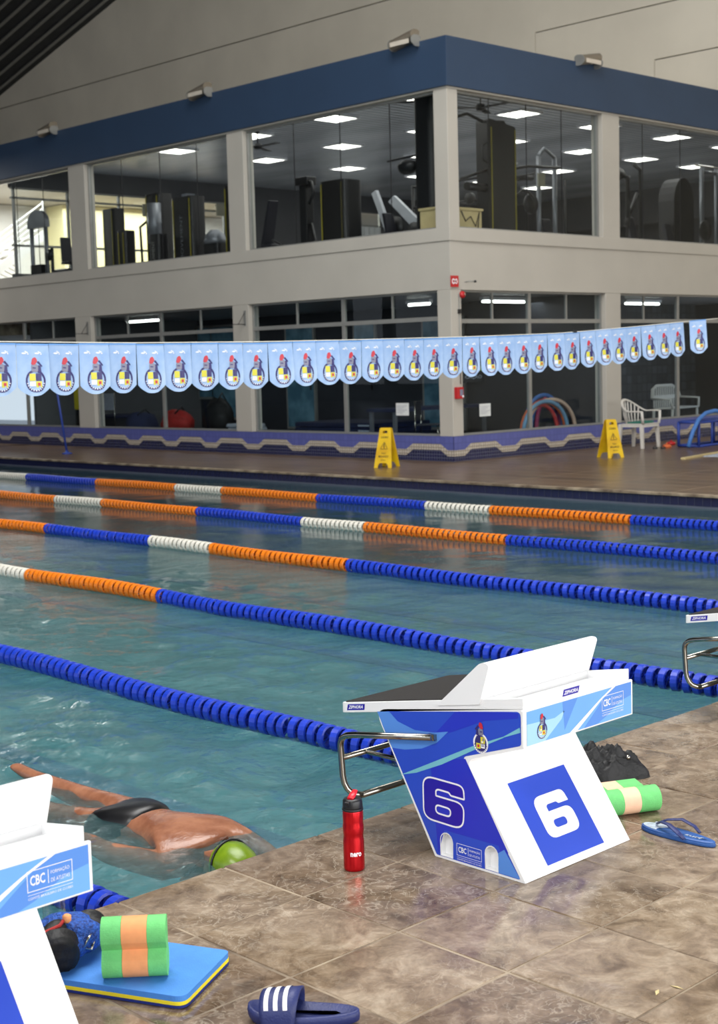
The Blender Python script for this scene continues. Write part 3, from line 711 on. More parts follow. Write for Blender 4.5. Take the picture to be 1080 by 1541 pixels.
PR = ['print_royal', 'print_deep', 'print_navy', 'print_sky', 'print_pale', 'print_ice', 'print_teal', 'print_white', 'print_red', 'print_grey', 'print_yellow', 'print_ink']
def make_block(loc, digit, label):
    W = .57; SW = .54
    root = thing('starting_block', label, 'starting block', loc)
    # --- body: leaning hollow pedestal, a solid moulded shell
    prof = rnd([(0, 0), (.39, 0), (.660, .460), (.002, .5625), (.0, .436), (.242, .357)], [.004, .004, .055, .002, .004, .035], 6)
    core = MB(); core.prism(prof, lambda p: (.022, p[0], p[1]), lambda p: (SW, p[0], p[1])); 
    core.build('body', 'block_white', root, bevel=.004)
    # --- printed side plates with two arched fixing slots
    slots = []
    for c in (.336, .140):
        slots.append([(c-.026, .012), (c+.026, .012)]+[(c+.026*math.cos(a), .062+.028*math.sin(a)) for a in [k*PI/8 for k in range(9)]])
    for side in (0, 1):
        x = 0.0 if side == 0 else SW+.018; xi = .022 if side == 0 else SW
        pl = MB(); pl.prism(prof, (lambda p: (x, p[0], p[1])), (lambda p: (xi, p[0], p[1])), holes=slots)
        plate = pl.build('side_plate', 'block_white', root)
        nx = -1 if side == 0 else 1
        F = Face((x, 0, 0), (0, 1, 0), (0, 0, 1), (nx, 0, 0)); mb = MB(); fl = -1 if side == 0 else 1
        inner = rnd([(.020, .008), (.382, .008), (.651, .454), (.010, .553), (.010, .444), (.252, .366), (.252, .345)], [.012, .006, .052, .02, .01, .05, .02], 7)
        sl = [offset(s_, .003) for s_ in slots]
        F.fill(mb, inner, .0006, 0, holes=sl)
        def clip(poly):   # Sutherland-Hodgman against the convex-ish hull pieces: keep prints inside the plate by simple half planes
            for (ax, ay, bx_, by_) in ((.382, .008, .651, .458), (.651, .453, .010, .553)):
                out = []
                for i in range(len(poly)):
                    a = poly[i-1]; b = poly[i]
                    da = (bx_-ax)*(a[1]-ay)-(by_-ay)*(a[0]-ax); db = (bx_-ax)*(b[1]-ay)-(by_-ay)*(b[0]-ax)
                    if (da >= 0) != (db >= 0):
                        t = da/(da-db); out.append((a[0]+(b[0]-a[0])*t, a[1]+(b[1]-a[1])*t))
                    if db >= 0: out.append(b)
                poly = out
            return poly
        F.fill(mb, clip([(.40, .40), (.25, .545), (.02, .545), (.02, .53), (.16, .50), (.30, .44)]), .0009, 1)
        F.fill(mb, [(.40, .30), (.375, .012), (.345, .10), (.30, .10), (.11, .10), (.09, .05), (.07, .085), (.245, .36), (.32, .345)], .0009, 1)
        F.fill(mb, clip([(.66, .46), (.60, .47), (.55, .435), (.47, .418), (.382, .424), (.318, .438), (.37, .392), (.44, .360), (.52, .342), (.58, .338), (.64, .33)]), .0012, 3)
        F.fill(mb, [(.541, .251), (.398, .319), (.206, .411), (.081, .462), (.081, .458), (.207, .396), (.350, .322), (.467, .272)], .0014, 6)
        F.fill(mb, [(.081, .462), (.014, .502), (.012, .486), (.081, .459)], .0014, 6)
        F.fill(mb, [(.086, .092), (.022, .010), (.110, .010), (.114, .03), (.112, .075)], .0011, 3)
        # the number, navy with a white outline
        def M2(p): 
            u, v = p; return (.437-.187*u+(.01*(1-v) if u > .5 else 0), .124+.146*v-.004*u) if side == 0 else (.245+.187*u, .124+.146*v)
        o_, h_ = DIG[digit](M2)
        F.fill(mb, o_, .0014, 2, holes=[h_] if h_ else ())
        F.ribbon(mb, o_, .006, .0018, 7)
        if h_: F.ribbon(mb, h_, .006, .0018, 7)
        crest(F, mb, .177, .424, .030, .0018, (7, 11, 10, 7, 8, 9), 11)
        cbc(F, mb, (.290 if side == 0 else .183, .010), .107, .058, .0016, 7, flip=fl)
        mb.build('printed_panel', PR, plate)
        rim = MB()
        for s_ in slots:
            a = offset(s_, .003); n = len(a); F2 = Face((x, 0, 0), (0, 1, 0), (0, 0, 1), (nx, 0, 0))
            F2.ribbon(rim, offset(s_, .0015), .003, .0015, 0)
        rim.build('slot_rim', 'block_white', plate)
    # --- rear number panel on the leaning face
    v = Vector((0, .242, .357)).normalized(); n = Vector((0, -v.z, v.y)); F = Face((0, 0, 0), (1, 0, 0), v, n); mb = MB()
    F.fill(mb, rnd([(.128, .026), (.430, .026), (.424, .316), (.126, .316)], .002, 2), .0008, 0)
    def M3(p): return (.196+.166*p[0], .098+.146*p[1])
    o_, h_ = DIG[digit](M3); F.fill(mb, o_, .0014, 7, holes=[h_] if h_ else ())
    mb.build('number_panel', PR, root)
    # --- fascia box across the rear with printed band
    fz0, fz1 = .437, .558
    f = MB(); f.box((-.004, -.004, fz0), (W+.004, .008, fz1)); fas = f.build('rear_fascia', 'block_white', root, bevel=.003)
    F = Face((0, -.004, 0), (1, 0, 0), (0, 0, 1), (0, -1, 0)); mb = MB()
    q = [(.010, fz0+.006), (W-.006, fz0+.006), (W-.006, fz1-.006), (.010, fz1-.006)]
    F.fill(mb, q, .0006, 4)
    F.fill(mb, [(.010, fz0+.006), (.10, fz0+.006), (.185, fz0+.06), (.20, fz0+.085), (.15, fz0+.07), (.010, fz0+.075)], .0009, 5)
    F.fill(mb, [(.19, fz0+.114), (.20, fz0+.02), (.27, fz1-.006), (.24, fz1-.006)], .0009, 3)
    F.fill(mb, [(.30, fz0+.006), (.564, fz0+.006), (.564, fz1-.006), (.45, fz1-.006)], .0009, 3)
    F.fill(mb, [(.37, fz0+.006), (.564, fz0+.006), (.564, fz0+.07), (.50, fz0+.06), (.42, fz0+.022)], .0012, 4)
    F.fill(mb, [(.225, fz0+.006), (.265, fz0+.006), (.40, fz0+.085), (.475, fz1-.006), (.455, fz1-.006), (.385, fz0+.085)], .0014, 7)
    crest(F, mb, .085, fz0+.042, .024, .0016, (11, 11, 10, 7, 8, 9))
    cbc(F, mb, (.40, fz0+.022), .118, .070, .0016, 7)
    mb.build('printed_band', PR, fas)
    # --- tilted platform slab with recessed rear tray
    k = (.597-.457)/.83
    def zt(y): return .597-k*y
    pf = MB(); t = .036; y1 = .832
    def slab(x0, x1, ya, yb, lo, hi, mi=0, mb=pf):
        vs = [(x0, ya, zt(ya)+lo), (x1, ya, zt(ya)+lo), (x1, yb, zt(yb)+lo), (x0, yb, zt(yb)+lo), (x0, ya, zt(ya)+hi), (x1, ya, zt(ya)+hi), (x1, yb, zt(yb)+hi), (x0, yb, zt(yb)+hi)]
        mb.add(vs, [(0, 3, 2, 1), (4, 5, 6, 7), (0, 1, 5, 4), (1, 2, 6, 5), (2, 3, 7, 6), (3, 0, 4, 7)], mi)
    top = rnd([(0, .16), (W-.012, .16), (W-.012, y1), (0, y1)], [0, 0, .02, .02], 4)
    pf.prism(top, lambda p: (p[0], p[1], zt(p[1])-t), lambda p: (p[0], p[1], zt(p[1])))
    slab(0, W-.012, 0, .16, -t, -.024); slab(0, .016, 0, .161, -.025, 0); slab(W-.028, W-.012, 0, .161, -.025, 0); slab(.016, W-.028, 0, .014, -.025, 0)
    platform = pf.build('platform', 'block_white', root, bevel=.0025)
    gp = MB(); top = rnd([(.006, .34), (W-.018, .34), (W-.018, y1-.012), (.006, y1-.012)], [.001, .001, .016, .016], 4)
    gp.prism(top, lambda p: (p[0], p[1], zt(p[1])-.001), lambda p: (p[0], p[1], zt(p[1])+.003)); gp.build('grip_surface', 'grip_black', platform)
    # maker's plates
    for F, p, s_, fl in ((Face((0, 0, 0), (0, 1, 0), (0, 0, 1), (-1, 0, 0)), (.797, 0), 1, -1), (Face((0, 0, 0), (1, 0, 0), (0, 0, 1), (0, -1, 0)), (.200, .566), 0, 1)):
        mb = MB()
        if s_: 
            q = [(.800, zt(.800)-.028), (.712, zt(.712)-.028), (.709, zt(.709)-.007), (.795, zt(.795)-.007)]
            F.fill(mb, q, .0005, 2)
            Fs = Face(F.at((.792, zt(.792)-.023)), Vector((0, -1, k)).normalized(), (0, 0, 1), (-1, 0, 0)); Fs.text(mb, 'ZIPHORA', (0, 0), .012, .0009, 7, width=.074, shear=.3, bold=.03)
        else:
            q = [(.196, .566), (.278, .566), (.286, .588), (.204, .588)]; F.fill(mb, q, .0005, 2)
            F.text(mb, 'ZIPHORA', (.204, .571), .012, .0009, 7, width=.072, shear=.3, bold=.03)
        mb.build('maker_plate', PR, platform)
    # --- adjustable kick plate (wedge)
    wp = rnd([(.365, zt(.365)-.016), (.176, zt(.176)-.016), (.131, .688), (.168, .690)], [.006, .006, .018, .03], 6)
    w_ = MB(); w_.prism(wp, lambda p: (-.006, p[0], p[1]), lambda p: (W-.006, p[0], p[1])); w_.build('kick_plate', 'block_white', root, bevel=.003)
    # --- stainless backstroke grips: a bent bar either side, cross bars in front
    def arc(p0, p1, p2, n=5):
        p0, p1, p2 = Vector(p0), Vector(p1), Vector(p2); return [tuple(p0*(1-t)**2+p1*2*t*(1-t)+p2*t*t) for t in [i/n for i in range(n+1)]]
    for x in (-.016, SW+.034):
        tb = MB(); pts = [(x, .376, .412), (x, .72, .362)]+arc((x, .775, .352), (x, .825, .343), (x, .822, .30))+arc((x, .815, .20), (x, .805, .125), (x+(.05 if x < .1 else -.05), .765, .128))
        tb.tube(pts, .0115, 12); tb.build('grip_bar', 'steel', root)
    tb = MB(); tb.tube([(.025, .769, .127), (SW-.01, .769, .127)], .0115, 12); tb.build('cross_bar', 'steel', root)
    tb = MB(); tb.tube([(-.016, .818, .262), (SW+.034, .818, .262)], .0105, 12); tb.build('cross_bar', 'steel', root)
    # lugs that hold the bars against the side plates
    for x, nx in ((-.001, -1), (SW+.019, 1)):
        lg = MB(); lg.box((min(x, x+nx*.014), .37, .400), (max(x, x+nx*.014), .40, .420)); lg.build('grip_lug', 'steel', root)
    # bracket between the body and the lower bar
    for x in (.10, SW-.08):
        bk = MB(); bk.tube([(x, .515, .262), (x, .818, .262)], .009, 8); bk.build('stay_bar', 'steel', root)
    return root
make_block((3.40, 2.82, 0), '6', 'white starting block with a blue 6 on its back and blue printed side')
make_block((5.575, 2.83, 0), '5', 'starting block at the right edge, only its platform corner and steel grips in view')
make_block((1.222, 2.80, 0), '7', 'starting block cut by the left edge, beside the kickboard')
# ================================================================ LANE ROPES
def disc_mesh(mb, c=(0, 0, 0), seg=18, R=.060, w=.044, lite=False):
    """a wave-breaking float: open rim, web with spokes, hub; axis along Y"""
    cx, cy, cz = c
    def ring(r, y): return [(cx+r*math.cos(2*PI*k/seg), cy+y, cz+r*math.sin(2*PI*k/seg)) for k in range(seg)]
    rings = [ring(R-.009, -w/2), ring(R, -w/2+.004), ring(R, w/2-.004), ring(R-.009, w/2)]
    vs = [v for r in rings for v in r]
    mb.add(vs, [(i*seg+k, i*seg+(k+1) % seg, (i+1) % 4*seg+(k+1) % seg, (i+1) % 4*seg+k) for i in range(4) for k in range(seg)])
    for k in range(3 if lite else 6):
        a = k*PI/(1.5 if lite else 3)+.3; ca, sa = math.cos(a), math.sin(a); t = .004
        vs = []
        for r in (.010, R-.006):
            for d, y in ((-t, -w*.3), (t, -w*.3), (t, w*.3), (-t, w*.3)): vs.append((cx+ca*r-sa*d, cy+y, cz+sa*r+ca*d))
        mb.add(vs, [(0, 1, 5, 4), (1, 2, 6, 5), (2, 3, 7, 6), (3, 0, 4, 7)])
    h = [ring(.013, -w*.55), ring(.013, w*.55)]
    mb.add([v for r in h for v in r], [(k, (k+1) % seg, seg+(k+1) % seg, seg+k) for k in range(seg)])
def colour_at(Y):
    for lim, c in ((9.0, 'blue'), (11.03, 'orange'), (12.05, 'white'), (14.02, 'blue'), (16.05, 'orange'), (17.15, 'white'), (19.2, 'orange'), (21.25, 'blue'), (22.3, 'white'), (23.4, 'orange')):
        if Y < lim: return c
    return 'blue'
protos = {}
def rope(X, n_part, label, wav, lite=False, yend=28.6):
    root = thing('lane_rope', label, 'lane rope', (X, EY+.02, WZ))
    ph = X*2.3
    def pos(Y):
        t = Y-EY
        x = wav[0]*math.sin(t*.75+ph)*min(1, t/2); z = .044+wav[1]*math.sin(t*2.3+ph*1.7)*min(1, t/1.5)
        return Vector((x, t, z))
    cb = MB(); cb.tube([pos(EY+(yend-EY)*i/160) for i in range(161)], .005, 6); cb.build('cable', 'cable', root)
    hk = MB(); hk.tube([(0, -.015, .10), (0, .0, .045), (0, .02, .04)], .008, 8); hk.build('anchor_hook', 'steel', root)
    n = int((yend-EY-.1)/PITCH); rest = {}
    for i in range(n):
        Y = EY+.08+i*PITCH; c = colour_at(Y); p = pos(Y)
        tilt = random.uniform(-.12, .12)+.10
        if i < n_part:
            if c not in protos:
                mb = MB(); disc_mesh(mb); o = mb.build('float_disc', 'plastic_'+c, root); protos[c] = o.data
                for pl in o.data.polygons: pl.use_smooth = False
            else:
                o = bpy.data.objects.new('float_disc', protos[c]); COL.objects.link(o); o.parent = root
            o.location = p; o.rotation_euler = (random.uniform(-.05, .05), random.uniform(0, 6), tilt)
        else:
            rest.setdefault(c, MB()); disc_mesh(rest[c], tuple(p), 12, lite=True)
    for c, mb in rest.items():
        o = mb.build('float_section', 'plastic_'+c, root, fix=False); o['kind'] = 'stuff'
    return root
PITCH = .073
rope(12.76, 0, 'farthest lane rope, nearest the building, orange, white and blue floats', (.02, .004), True)
rope(10.73, 0, 'second farthest lane rope, its white section left of the 6 block at mid picture', (.03, .005), True)
rope(8.60, 170, 'third lane rope counted from the building, turning from orange to blue at mid picture', (.03, .006))
rope(6.54, 160, 'fourth lane rope from the building, orange at the left and blue behind the 6 block', (.03, .010))
rope(4.52, 140, 'all blue lane rope ending in front of the 6 block, nearest rope seen in full', (.03, .008))
rope(2.55, 60, 'blue lane rope end showing behind the pull buoy on the kickboard', (.02, .006))

# ================================================================ PENNANT LINE
PXX = [4.87, 5.12, 5.374, 5.615, 5.865, 6.10, 6.345, 6.595, 6.85, 7.09, 7.34, 7.60, 7.845, 8.105, 8.36, 8.61, 8.87, 9.11, 9.355, 9.61, 9.84, 10.08, 10.325, 10.57, 10.81, 11.07, 11.31, 11.56, 11.82, 12.07, 12.325, 12.59, 12.84, 13.10]
PZ = [(4.5, 1.856), (5.0, 1.85), (5.4, 1.842), (6.1, 1.83), (7.3, 1.827), (8.33, 1.834), (9.65, 1.848), (11.03, 1.873), (12.17, 1.928), (13.18, 1.985), (13.5, 2.003), (14.9, 2.07)]
def pz(x): return float(np.interp(x, [a for a, _ in PZ], [b for _, b in PZ]))
FLAG_H = .352
root = thing('pennant_line', 'long white cord that carries the row of pennants across the pool', 'cord', (4.0, 8.6, 1.85))
mb = MB(); mb.tube([(x-4.0, 0, pz(x)-1.846) for x in np.linspace(-1.9, 14.9, 60)], .004, 6); mb.build('cord', 'plastic_white', root)
mb = MB(); mb.box((1.63+5.6-.03, -.006, pz(11.23)-1.85-.003), (1.63+5.6+.03, .006, pz(11.23)-1.85+.02)); mb.build('cord_clip', 'plastic_black', root)
pp = thing('pennant_post', 'pole on the far deck holding the pennant line just outside the frame', 'post', (14.9, 8.6, 0))
mb = MB(); mb.tube([(0, 0, 0), (0, 0, 2.1)], .025, 12); mb.build('pole', 'steel', pp)
mb = MB(); mb.lathe([(.09, 0), (.09, .02), (.03, .04)], 16); mb.build('base_plate', 'steel', pp)
pp = thing('pennant_post', 'pole left of the picture holding the near end of the pennant line', 'post', (-2.1, 8.6, 0))
mb = MB(); mb.tube([(0, 0, 0), (0, 0, 1.95)], .025, 12); mb.build('pole', 'steel', pp)
mb = MB(); mb.lathe([(.09, 0), (.09, .02), (.03, .04)], 16); mb.build('base_plate', 'steel', pp)
FM = ['flag_cloth', 'print_ink', 'print_yellow', 'print_white', 'print_red', 'print_grey', 'flag_hem']
def make_flag(width):
    """local: hangs from z=0, x across, y thickness; wavy cloth with scalloped foot"""
    n = 12; m_ = 9; mb = MB(); T = .0012
    def foot(u): # depth of the hem at u in 0..1
        s = abs(u-.5)*2; return -(.292+.060*(1-s**2.1))
    def y(u, v): return .006*math.sin(u*PI*2.0)*v+.004*math.sin(u*PI*5+1)*v
    for sgn, off in ((1, 0), (-1, T)):
        vs = []; 
        for j in range(m_+1):
            for i in range(n+1):
                u = i/n; v = j/m_; vs.append((u*width, off+y(u, v), foot(u)*v))
        fs = [(j*(n+1)+i, j*(n+1)+i+1, (j+1)*(n+1)+i+1, (j+1)*(n+1)+i)[::sgn] for j in range(m_) for i in range(n)]
        mb.add(vs, fs, 0, True)
    cloth = (mb, y)
    # the print, laid on the cloth's front
    pm = MB(); F = Face((0, -.0015, 0), (1, 0, 0), (0, 0, 1), (0, -1, 0))
    cx = width*.55
    crest(F, pm, cx, -.250, .070, .0, (1, 1, 2, 3, 4, 5))
    figs = []
    for sx in (.22, .62):
        fm = MB(); figs.append(fm)
        for dx, dz, rx, rz in ((0, 0, .018, .006), (.022, .006, .010, .004), (.03, -.004, .006, .005), (.012, .012, .006, .004)):
            F.fill(fm, ell(width*sx+dx, -.062+dz, rx, rz, 8), .0004, 3)
    for q in [pm]+figs:
        q.v = [(v[0], v[1]+y(v[0]/width, min(1, -v[2]/.33)), v[2]) for v in q.v]
    return mb, pm, figs
fl_c, fl_p, fl_f = make_flag(.24)
proto = None
ordn = ['', 'second', 'third', 'fourth', 'fifth', 'sixth', 'seventh', 'eighth', 'ninth', 'tenth', 'eleventh', 'twelfth', 'thirteenth', 'fourteenth', 'fifteenth', 'sixteenth', 'seventeenth']
spots = list(zip(PXX[:-1], PXX[1:])); spots.append((13.205, 13.445))
spots = [s for s in spots]
NF = len(spots)
for i, (a, c) in enumerate(spots):
    if i == 0:
        t = thing('pennant', group='pennants on the line over the pool', cat='pennant')
        fl_c.build('cloth', 'flag_cloth', t, fix=False); fl_p.build('printed_crest', FM, t, fix=False)
        for q in fl_f: q.build('printed_figure', FM, t, fix=False)
        h = MB(); h.box((0, -.002, -.006), (.24, .003, .004)); h.build('hem_band', 'flag_hem', t); proto = t
    else: t = copy_tree(proto)
    if i == NF-1: lab = 'lone pale blue pennant past the gap at the right end of the line'
    elif i == NF-2: lab = 'pale blue pennant just left of the gap near the right end'
    elif i < 17: lab = 'pale blue crest pennant, %s from the left edge of the picture' % (ordn[i] if i else 'first')
    else: lab = 'pale blue crest pennant, %s from the right end, the lone one not counted' % ordn[NF-2-i]
    t['label'] = lab
    t.location = (a, 8.6, pz((a+c)/2)-.004+random.uniform(-.004, .003)); sl = -(pz(c)-pz(a))/(c-a)
    t.rotation_euler = (random.uniform(-.05, .05), sl+random.uniform(-.008, .008), random.uniform(-.008, .008) if i < NF-1 else -.25); t.scale = ((c-a)/.24*.985, 1, 1)
# ================================================================ THE SWIMMER
def skinned(name, chains, mats, parent, sub=2, roots=(0,)):
    """chains: list of lists of (key, pos, radius); shared keys join chains into one skeleton"""
    idx = {}; vs = []; rad = []; es = []
    for ch in chains:
        prev = None
        for key, p, r in ch:
            if key not in idx: idx[key] = len(vs); vs.append(p); rad.append(r)
            if prev is not None and prev != idx[key]: es.append((prev, idx[key]))
            prev = idx[key]
    me = bpy.data.meshes.new(name); me.from_pydata(vs, es, []); o = bpy.data.objects.new(name, me); COL.objects.link(o)
    sk = o.modifiers.new('skin', 'SKIN'); sk.use_smooth_shade = True
    if not me.skin_vertices: 
        bpy.context.view_layer.objects.active = o
    for i, sv in enumerate(me.skin_vertices[0].data):
        r = rad[i]; sv.radius = r if isinstance(r, tuple) else (r, r); sv.use_root = (i == 0)
    sb = o.modifiers.new('sub', 'SUBSURF'); sb.levels = sub; sb.render_levels = sub
    dg = bpy.context.evaluated_depsgraph_get(); m2 = bpy.data.meshes.new_from_object(o.evaluated_get(dg))
    bpy.data.objects.remove(o); m2.name = name
    m2.materials.clear(); m2.materials.append(M[mats])
    for p in m2.polygons: p.use_smooth = True
    o2 = bpy.data.objects.new(name, m2); COL.objects.link(o2); o2.parent = parent
    return o2
SWX, SWY = 3.25, 4.72
sw = thing('person', 'swimmer lying face down in the water in black trunks and a yellow-green cap', 'person', (SWX, SWY, WZ+.018))
Rr = lambda k, p, r: (k, p, r)
# local axes: -y towards the head, x across, z up; z=0 is the water level
body = [
    [Rr('pel', (.03, .05, -.045), (.145, .110)), Rr('wst', (.03, -.09, -.060), (.120, .09)), Rr('rib', (.02, -.22, -.045), (.148, .100)),
     Rr('chest', (.01, -.36, -.040), (.158, .105)), Rr('neckb', (-.005, -.48, -.055), (.075, .065)), Rr('neck', (-.02, -.545, -.065), (.055, .055)), Rr('skull', (-.035, -.62, -.060), (.070, .080)), Rr('crown', (-.045, -.71, -.055), (.062, .070))],
    [Rr('chest', 0, 0), Rr('shR', (.165, -.43, -.035), .062), Rr('elR', (.235, -.60, -.12), .046), Rr('foR', (.24, -.50, -.25), .036), Rr('wrR', (.23, -.42, -.33), .026)],
    [Rr('chest', 0, 0), Rr('shL', (-.165, -.40, -.075), .060), Rr('elL', (-.25, -.16, -.055), .044), Rr('foL', (-.25, -.02, -.040), .037), Rr('wrL', (-.235, .09, -.055), .026)],
    [Rr('pel', 0, 0), Rr('hipR', (.10, .16, -.065), .080), Rr('knR', (.09, .48, -.055), .055), Rr('caR', (.08, .60, -.050), .052), Rr('anR', (.05, .85, -.020), .033), Rr('ftR', (.05, .94, -.010), (.034, .026)), Rr('toR', (.05, 1.03, .005), (.036, .014))],
    [Rr('pel', 0, 0), Rr('hipL', (-.065, .16, -.075), .080), Rr('knL', (-.07, .48, -.09), .055), Rr('caL', (-.07, .60, -.09), .050), Rr('anL', (-.07, .84, -.10), .033), Rr('ftL', (-.07, .93, -.11), (.034, .024)), Rr('toL', (-.07, 1.02, -.10), (.036, .014))],
]
# hands: palm and five fingers each rooted in the palm
for s, w_, d in (('R', Vector((.23, -.42, -.33)), Vector((-.05, .55, -.8))), ('L', Vector((-.235, .09, -.055)), Vector((.12, .98, -.2)))):
    d.normalize(); side = Vector((1, -.1, 0)).normalized(); up = d.cross(side).normalized()
    pal = w_+d*.055
    body.append([Rr('wr'+s, 0, 0), Rr('pa'+s, tuple(pal), (.040, .017))])
    for k, (off, L, a) in enumerate(((-.030, .058, -.12), (-.011, .070, -.03), (.010, .066, .05), (.029, .052, .15))):
        b0 = pal+side*off+d*.028; dd = (d+side*a).normalized()
        body.append([Rr('pa'+s, 0, 0), Rr('f%d'%k+s, tuple(b0), .0095), Rr('g%d'%k+s, tuple(b0+dd*L*.55-up*.004), .0085), Rr('h%d'%k+s, tuple(b0+dd*L-up*.014), .007)])
    b0 = pal-side*.040*(1 if s == 'R' else -1)-d*.012; dd = (d*.7-side*.7*(1 if s == 'R' else -1)).normalized()
    body.append([Rr('pa'+s, 0, 0), Rr('t0'+s, tuple(b0), .012), Rr('t1'+s, tuple(b0+dd*.045), .009)])
# face under water: nose, chin, ears
body.append([Rr('skull', 0, 0), Rr('face', (-.038, -.655, -.115), (.055, .05)), Rr('nose', (-.038, -.672, -.17), .013)])
skinned('body', body, 'skin', sw, 2)
for sx in (-1, 1):
    e = MB(); e.lathe([(.001, -.008), (.014, -.006), (.017, .001), (.010, .006), (.001, .005)], 12, M4=Matrix.Translation((-.035+sx*.078, -.61, -.075)) @ Matrix.Rotation(PI/2, 4, 'Y')); e.build('ear', 'skin', sw)
skinned('trunks', [[Rr('a', (.03, .06, -.044), (.155, .121)), Rr('b', (.03, -.035, -.050), (.138, .108)), Rr('b2', (.03, -.075, -.056), (.130, .101))], [Rr('a', 0, 0), Rr('c', (.100, .165, -.072), .089), Rr('d', (.099, .215, -.074), .083)], [Rr('a', 0, 0), Rr('e', (-.067, .165, -.082), .089), Rr('f', (-.067, .215, -.085), .083)]], 'trunks', sw, 2)
# cap: a snug dome over the crown with a seam ridge, and the goggle strap
def cap():
    mb = MB(); n, m_ = 26, 12; c = Vector((-.043, -.665, -.045)); ax = Vector((-.10, -.9, .12)).normalized()
    u = Vector((1, 0, 0)); v = ax.cross(u).normalized(); vs = []
    for j in range(m_+1):
        t = j/m_*PI*.60
        for i in range(n):
            a = 2*PI*i/n; rr = .090*(1+.04*math.cos(2*a)); r = math.sin(t)*rr; wob = 1+.012*math.sin(a*7+t*5)
            vs.append(c+ax*math.cos(t)*.125+(u*math.cos(a)*r*.98+v*math.sin(a)*r*1.08)*wob)
    mb.add(vs, [(j*n+i, j*n+(i+1) % n, (j+1)*n+(i+1) % n, (j+1)*n+i) for j in range(m_) for i in range(n)], 0, True)
    o = mb.build('swim_cap', 'cap_green', sw)
    st = MB(); t = PI*.52; pts = []
    for i in range(28):
        a = 2*PI*i/28; r = math.sin(t)*.0945*(1+.04*math.cos(2*a)); pts.append(c+ax*math.cos(t)*.125+u*math.cos(a)*r*.98+v*math.sin(a)*r*1.08)
    st.tube(pts, (.004, .004), 6, closed=True); st.build('goggle_strap', 'plastic_black', sw)
cap()
# ================================================================ THINGS ON THE NEAR DECK
# ---- red steel bottle
t = thing('water_bottle', 'red metal water bottle with black cap standing left of the 6 block', 'bottle', (3.135, 3.325, 0), .35)
mb = MB(); mb.lathe([(.0, .0), (.031, .0), (.034, .004), (.0345, .012), (.0345, .098), (.0330, .108), (.0325, .116), (.0335, .124), (.0345, .132), (.0345, .150), (.0330, .158), (.0335, .166), (.0340, .180), (.0335, .196), (.031, .204), (.029, .207)], 40)
mb.build('flask', 'bottle_red', t)
mb = MB(); mb.lathe([(.029, .203), (.0325, .204), (.0330, .212), (.0320, .232), (.028, .238), (.001, .239)], 32); cp = mb.build('cap', 'plastic_black', t)
mb = MB(); mb.lathe([(.0335, .1995), (.0350, .201), (.0350, .206), (.0335, .2075)], 32); mb.build('collar_ring', 'plastic_black', t)
mb = MB(); mb.box((-.044, -.008, .226), (-.028, .008, .236)); mb.build('carry_lug', 'plastic_black', cp, bevel=.002)
mb = MB(); mb.tube([(-.018, 0, .240), (-.002, 0, .246), (.022, 0, .258)], [(.011, .006), (.013, .007), (.010, .005)], 12); mb.build('spout_flap', 'lid_red', cp)
# wrapped lettering
mb = MB(); F = Face((0, 0, 0), (1, 0, 0), (0, 0, 1), (0, 0, 0)); F.text(mb, 'nero', (-.022, .052), .014, 0, 0, width=.038, bold=.04)
a0 = math.atan2(-3.325, -3.135)-.35
mb.v = [(.0349*math.cos(a0+.30+v[0]/.0349), .0349*math.sin(a0+.30+v[0]/.0349), v[2]) for v in mb.v]
mb.build('lettering', 'print_white', t)

# ---- foam kickboard, three layers
A = Vector((2.392, 3.048)); B = Vector((2.120, 2.902)); d = Vector((-.42, .9075)); d.normalize()
Cc = B+d*.47; D = A+d*.47
t = thing('kickboard', 'blue, yellow and navy layered foam kickboard lying flat on the wet deck', 'kickboard', ((A+Cc)/2).to_3d())
ctr = (A+Cc)/2; loop = rnd([tuple(A-ctr), tuple(B-ctr), tuple(Cc-ctr), tuple(D-ctr)], [.022, .035, .10, .10], 8)
for n_, m_, z0, z1, off in (('bottom_layer', 'foam_navy', .0, .008, .0), ('middle_layer', 'foam_yellow', .008, .018, .0), ('top_layer', 'foam_blue', .018, .034, .001)):
    mb = MB(); lo = offset(loop, -off); mb.prism(lo, lambda p: (p[0], p[1], z0), lambda p: (p[0], p[1], z1)); mb.build(n_, m_, t, bevel=.002)

# ---- pull buoys: figure-of-eight foam floats in three slices
def buoy(name_label, loc, rz, standing, cols, L=.215, R=.052, waist=.034, sep=.93):
    t = thing('pull_buoy', name_label, 'pull buoy', loc, rz)
    prof = []; c = R*sep     # two lobes along local w, joined by a waist
    for k in range(25): a = -PI*.5+ (k/24)*PI*1.0; prof.append((c+R*math.cos(a)*.98, R*math.sin(a)))
    top = [(c*.5, R*.86), (0, waist), (-c*.5, R*.86)]
    prof = [(c+R*math.cos(a), R*math.sin(a)) for a in [(-.62+1.24*k/30)*PI for k in range(21)]]+[(0, waist)]+[(-c-R*math.cos(a), R*math.sin(a)) for a in [(.62-1.24*k/30)*PI for k in range(31)]]+[(0, -waist)]
    pass
    def P(u, p):
        return (u, p[1], p[0]+c+R) if standing else (u, p[0], p[1]+R)
    for n_, m_, u0, u1 in (('foam_block', cols[0], -L/2, -.032), ('centre_stripe', cols[1], -.032, .036), ('foam_block', cols[0], .036, L/2)):
        mb = MB(); mb.prism(prof, lambda p: P(u0+.0003, p), lambda p: P(u1-.0003, p), smooth_side=False); mb.build(n_, m_, t, fix=True)
    return t
u = Vector((.135, -.118)).normalized()
buoy('green and orange foam pull buoy standing on the kickboard', (2.115, 3.105, .0345), math.atan2(u.y, u.x), True, ('foam_green', 'foam_orange'), L=.172, R=.0425, waist=.022)
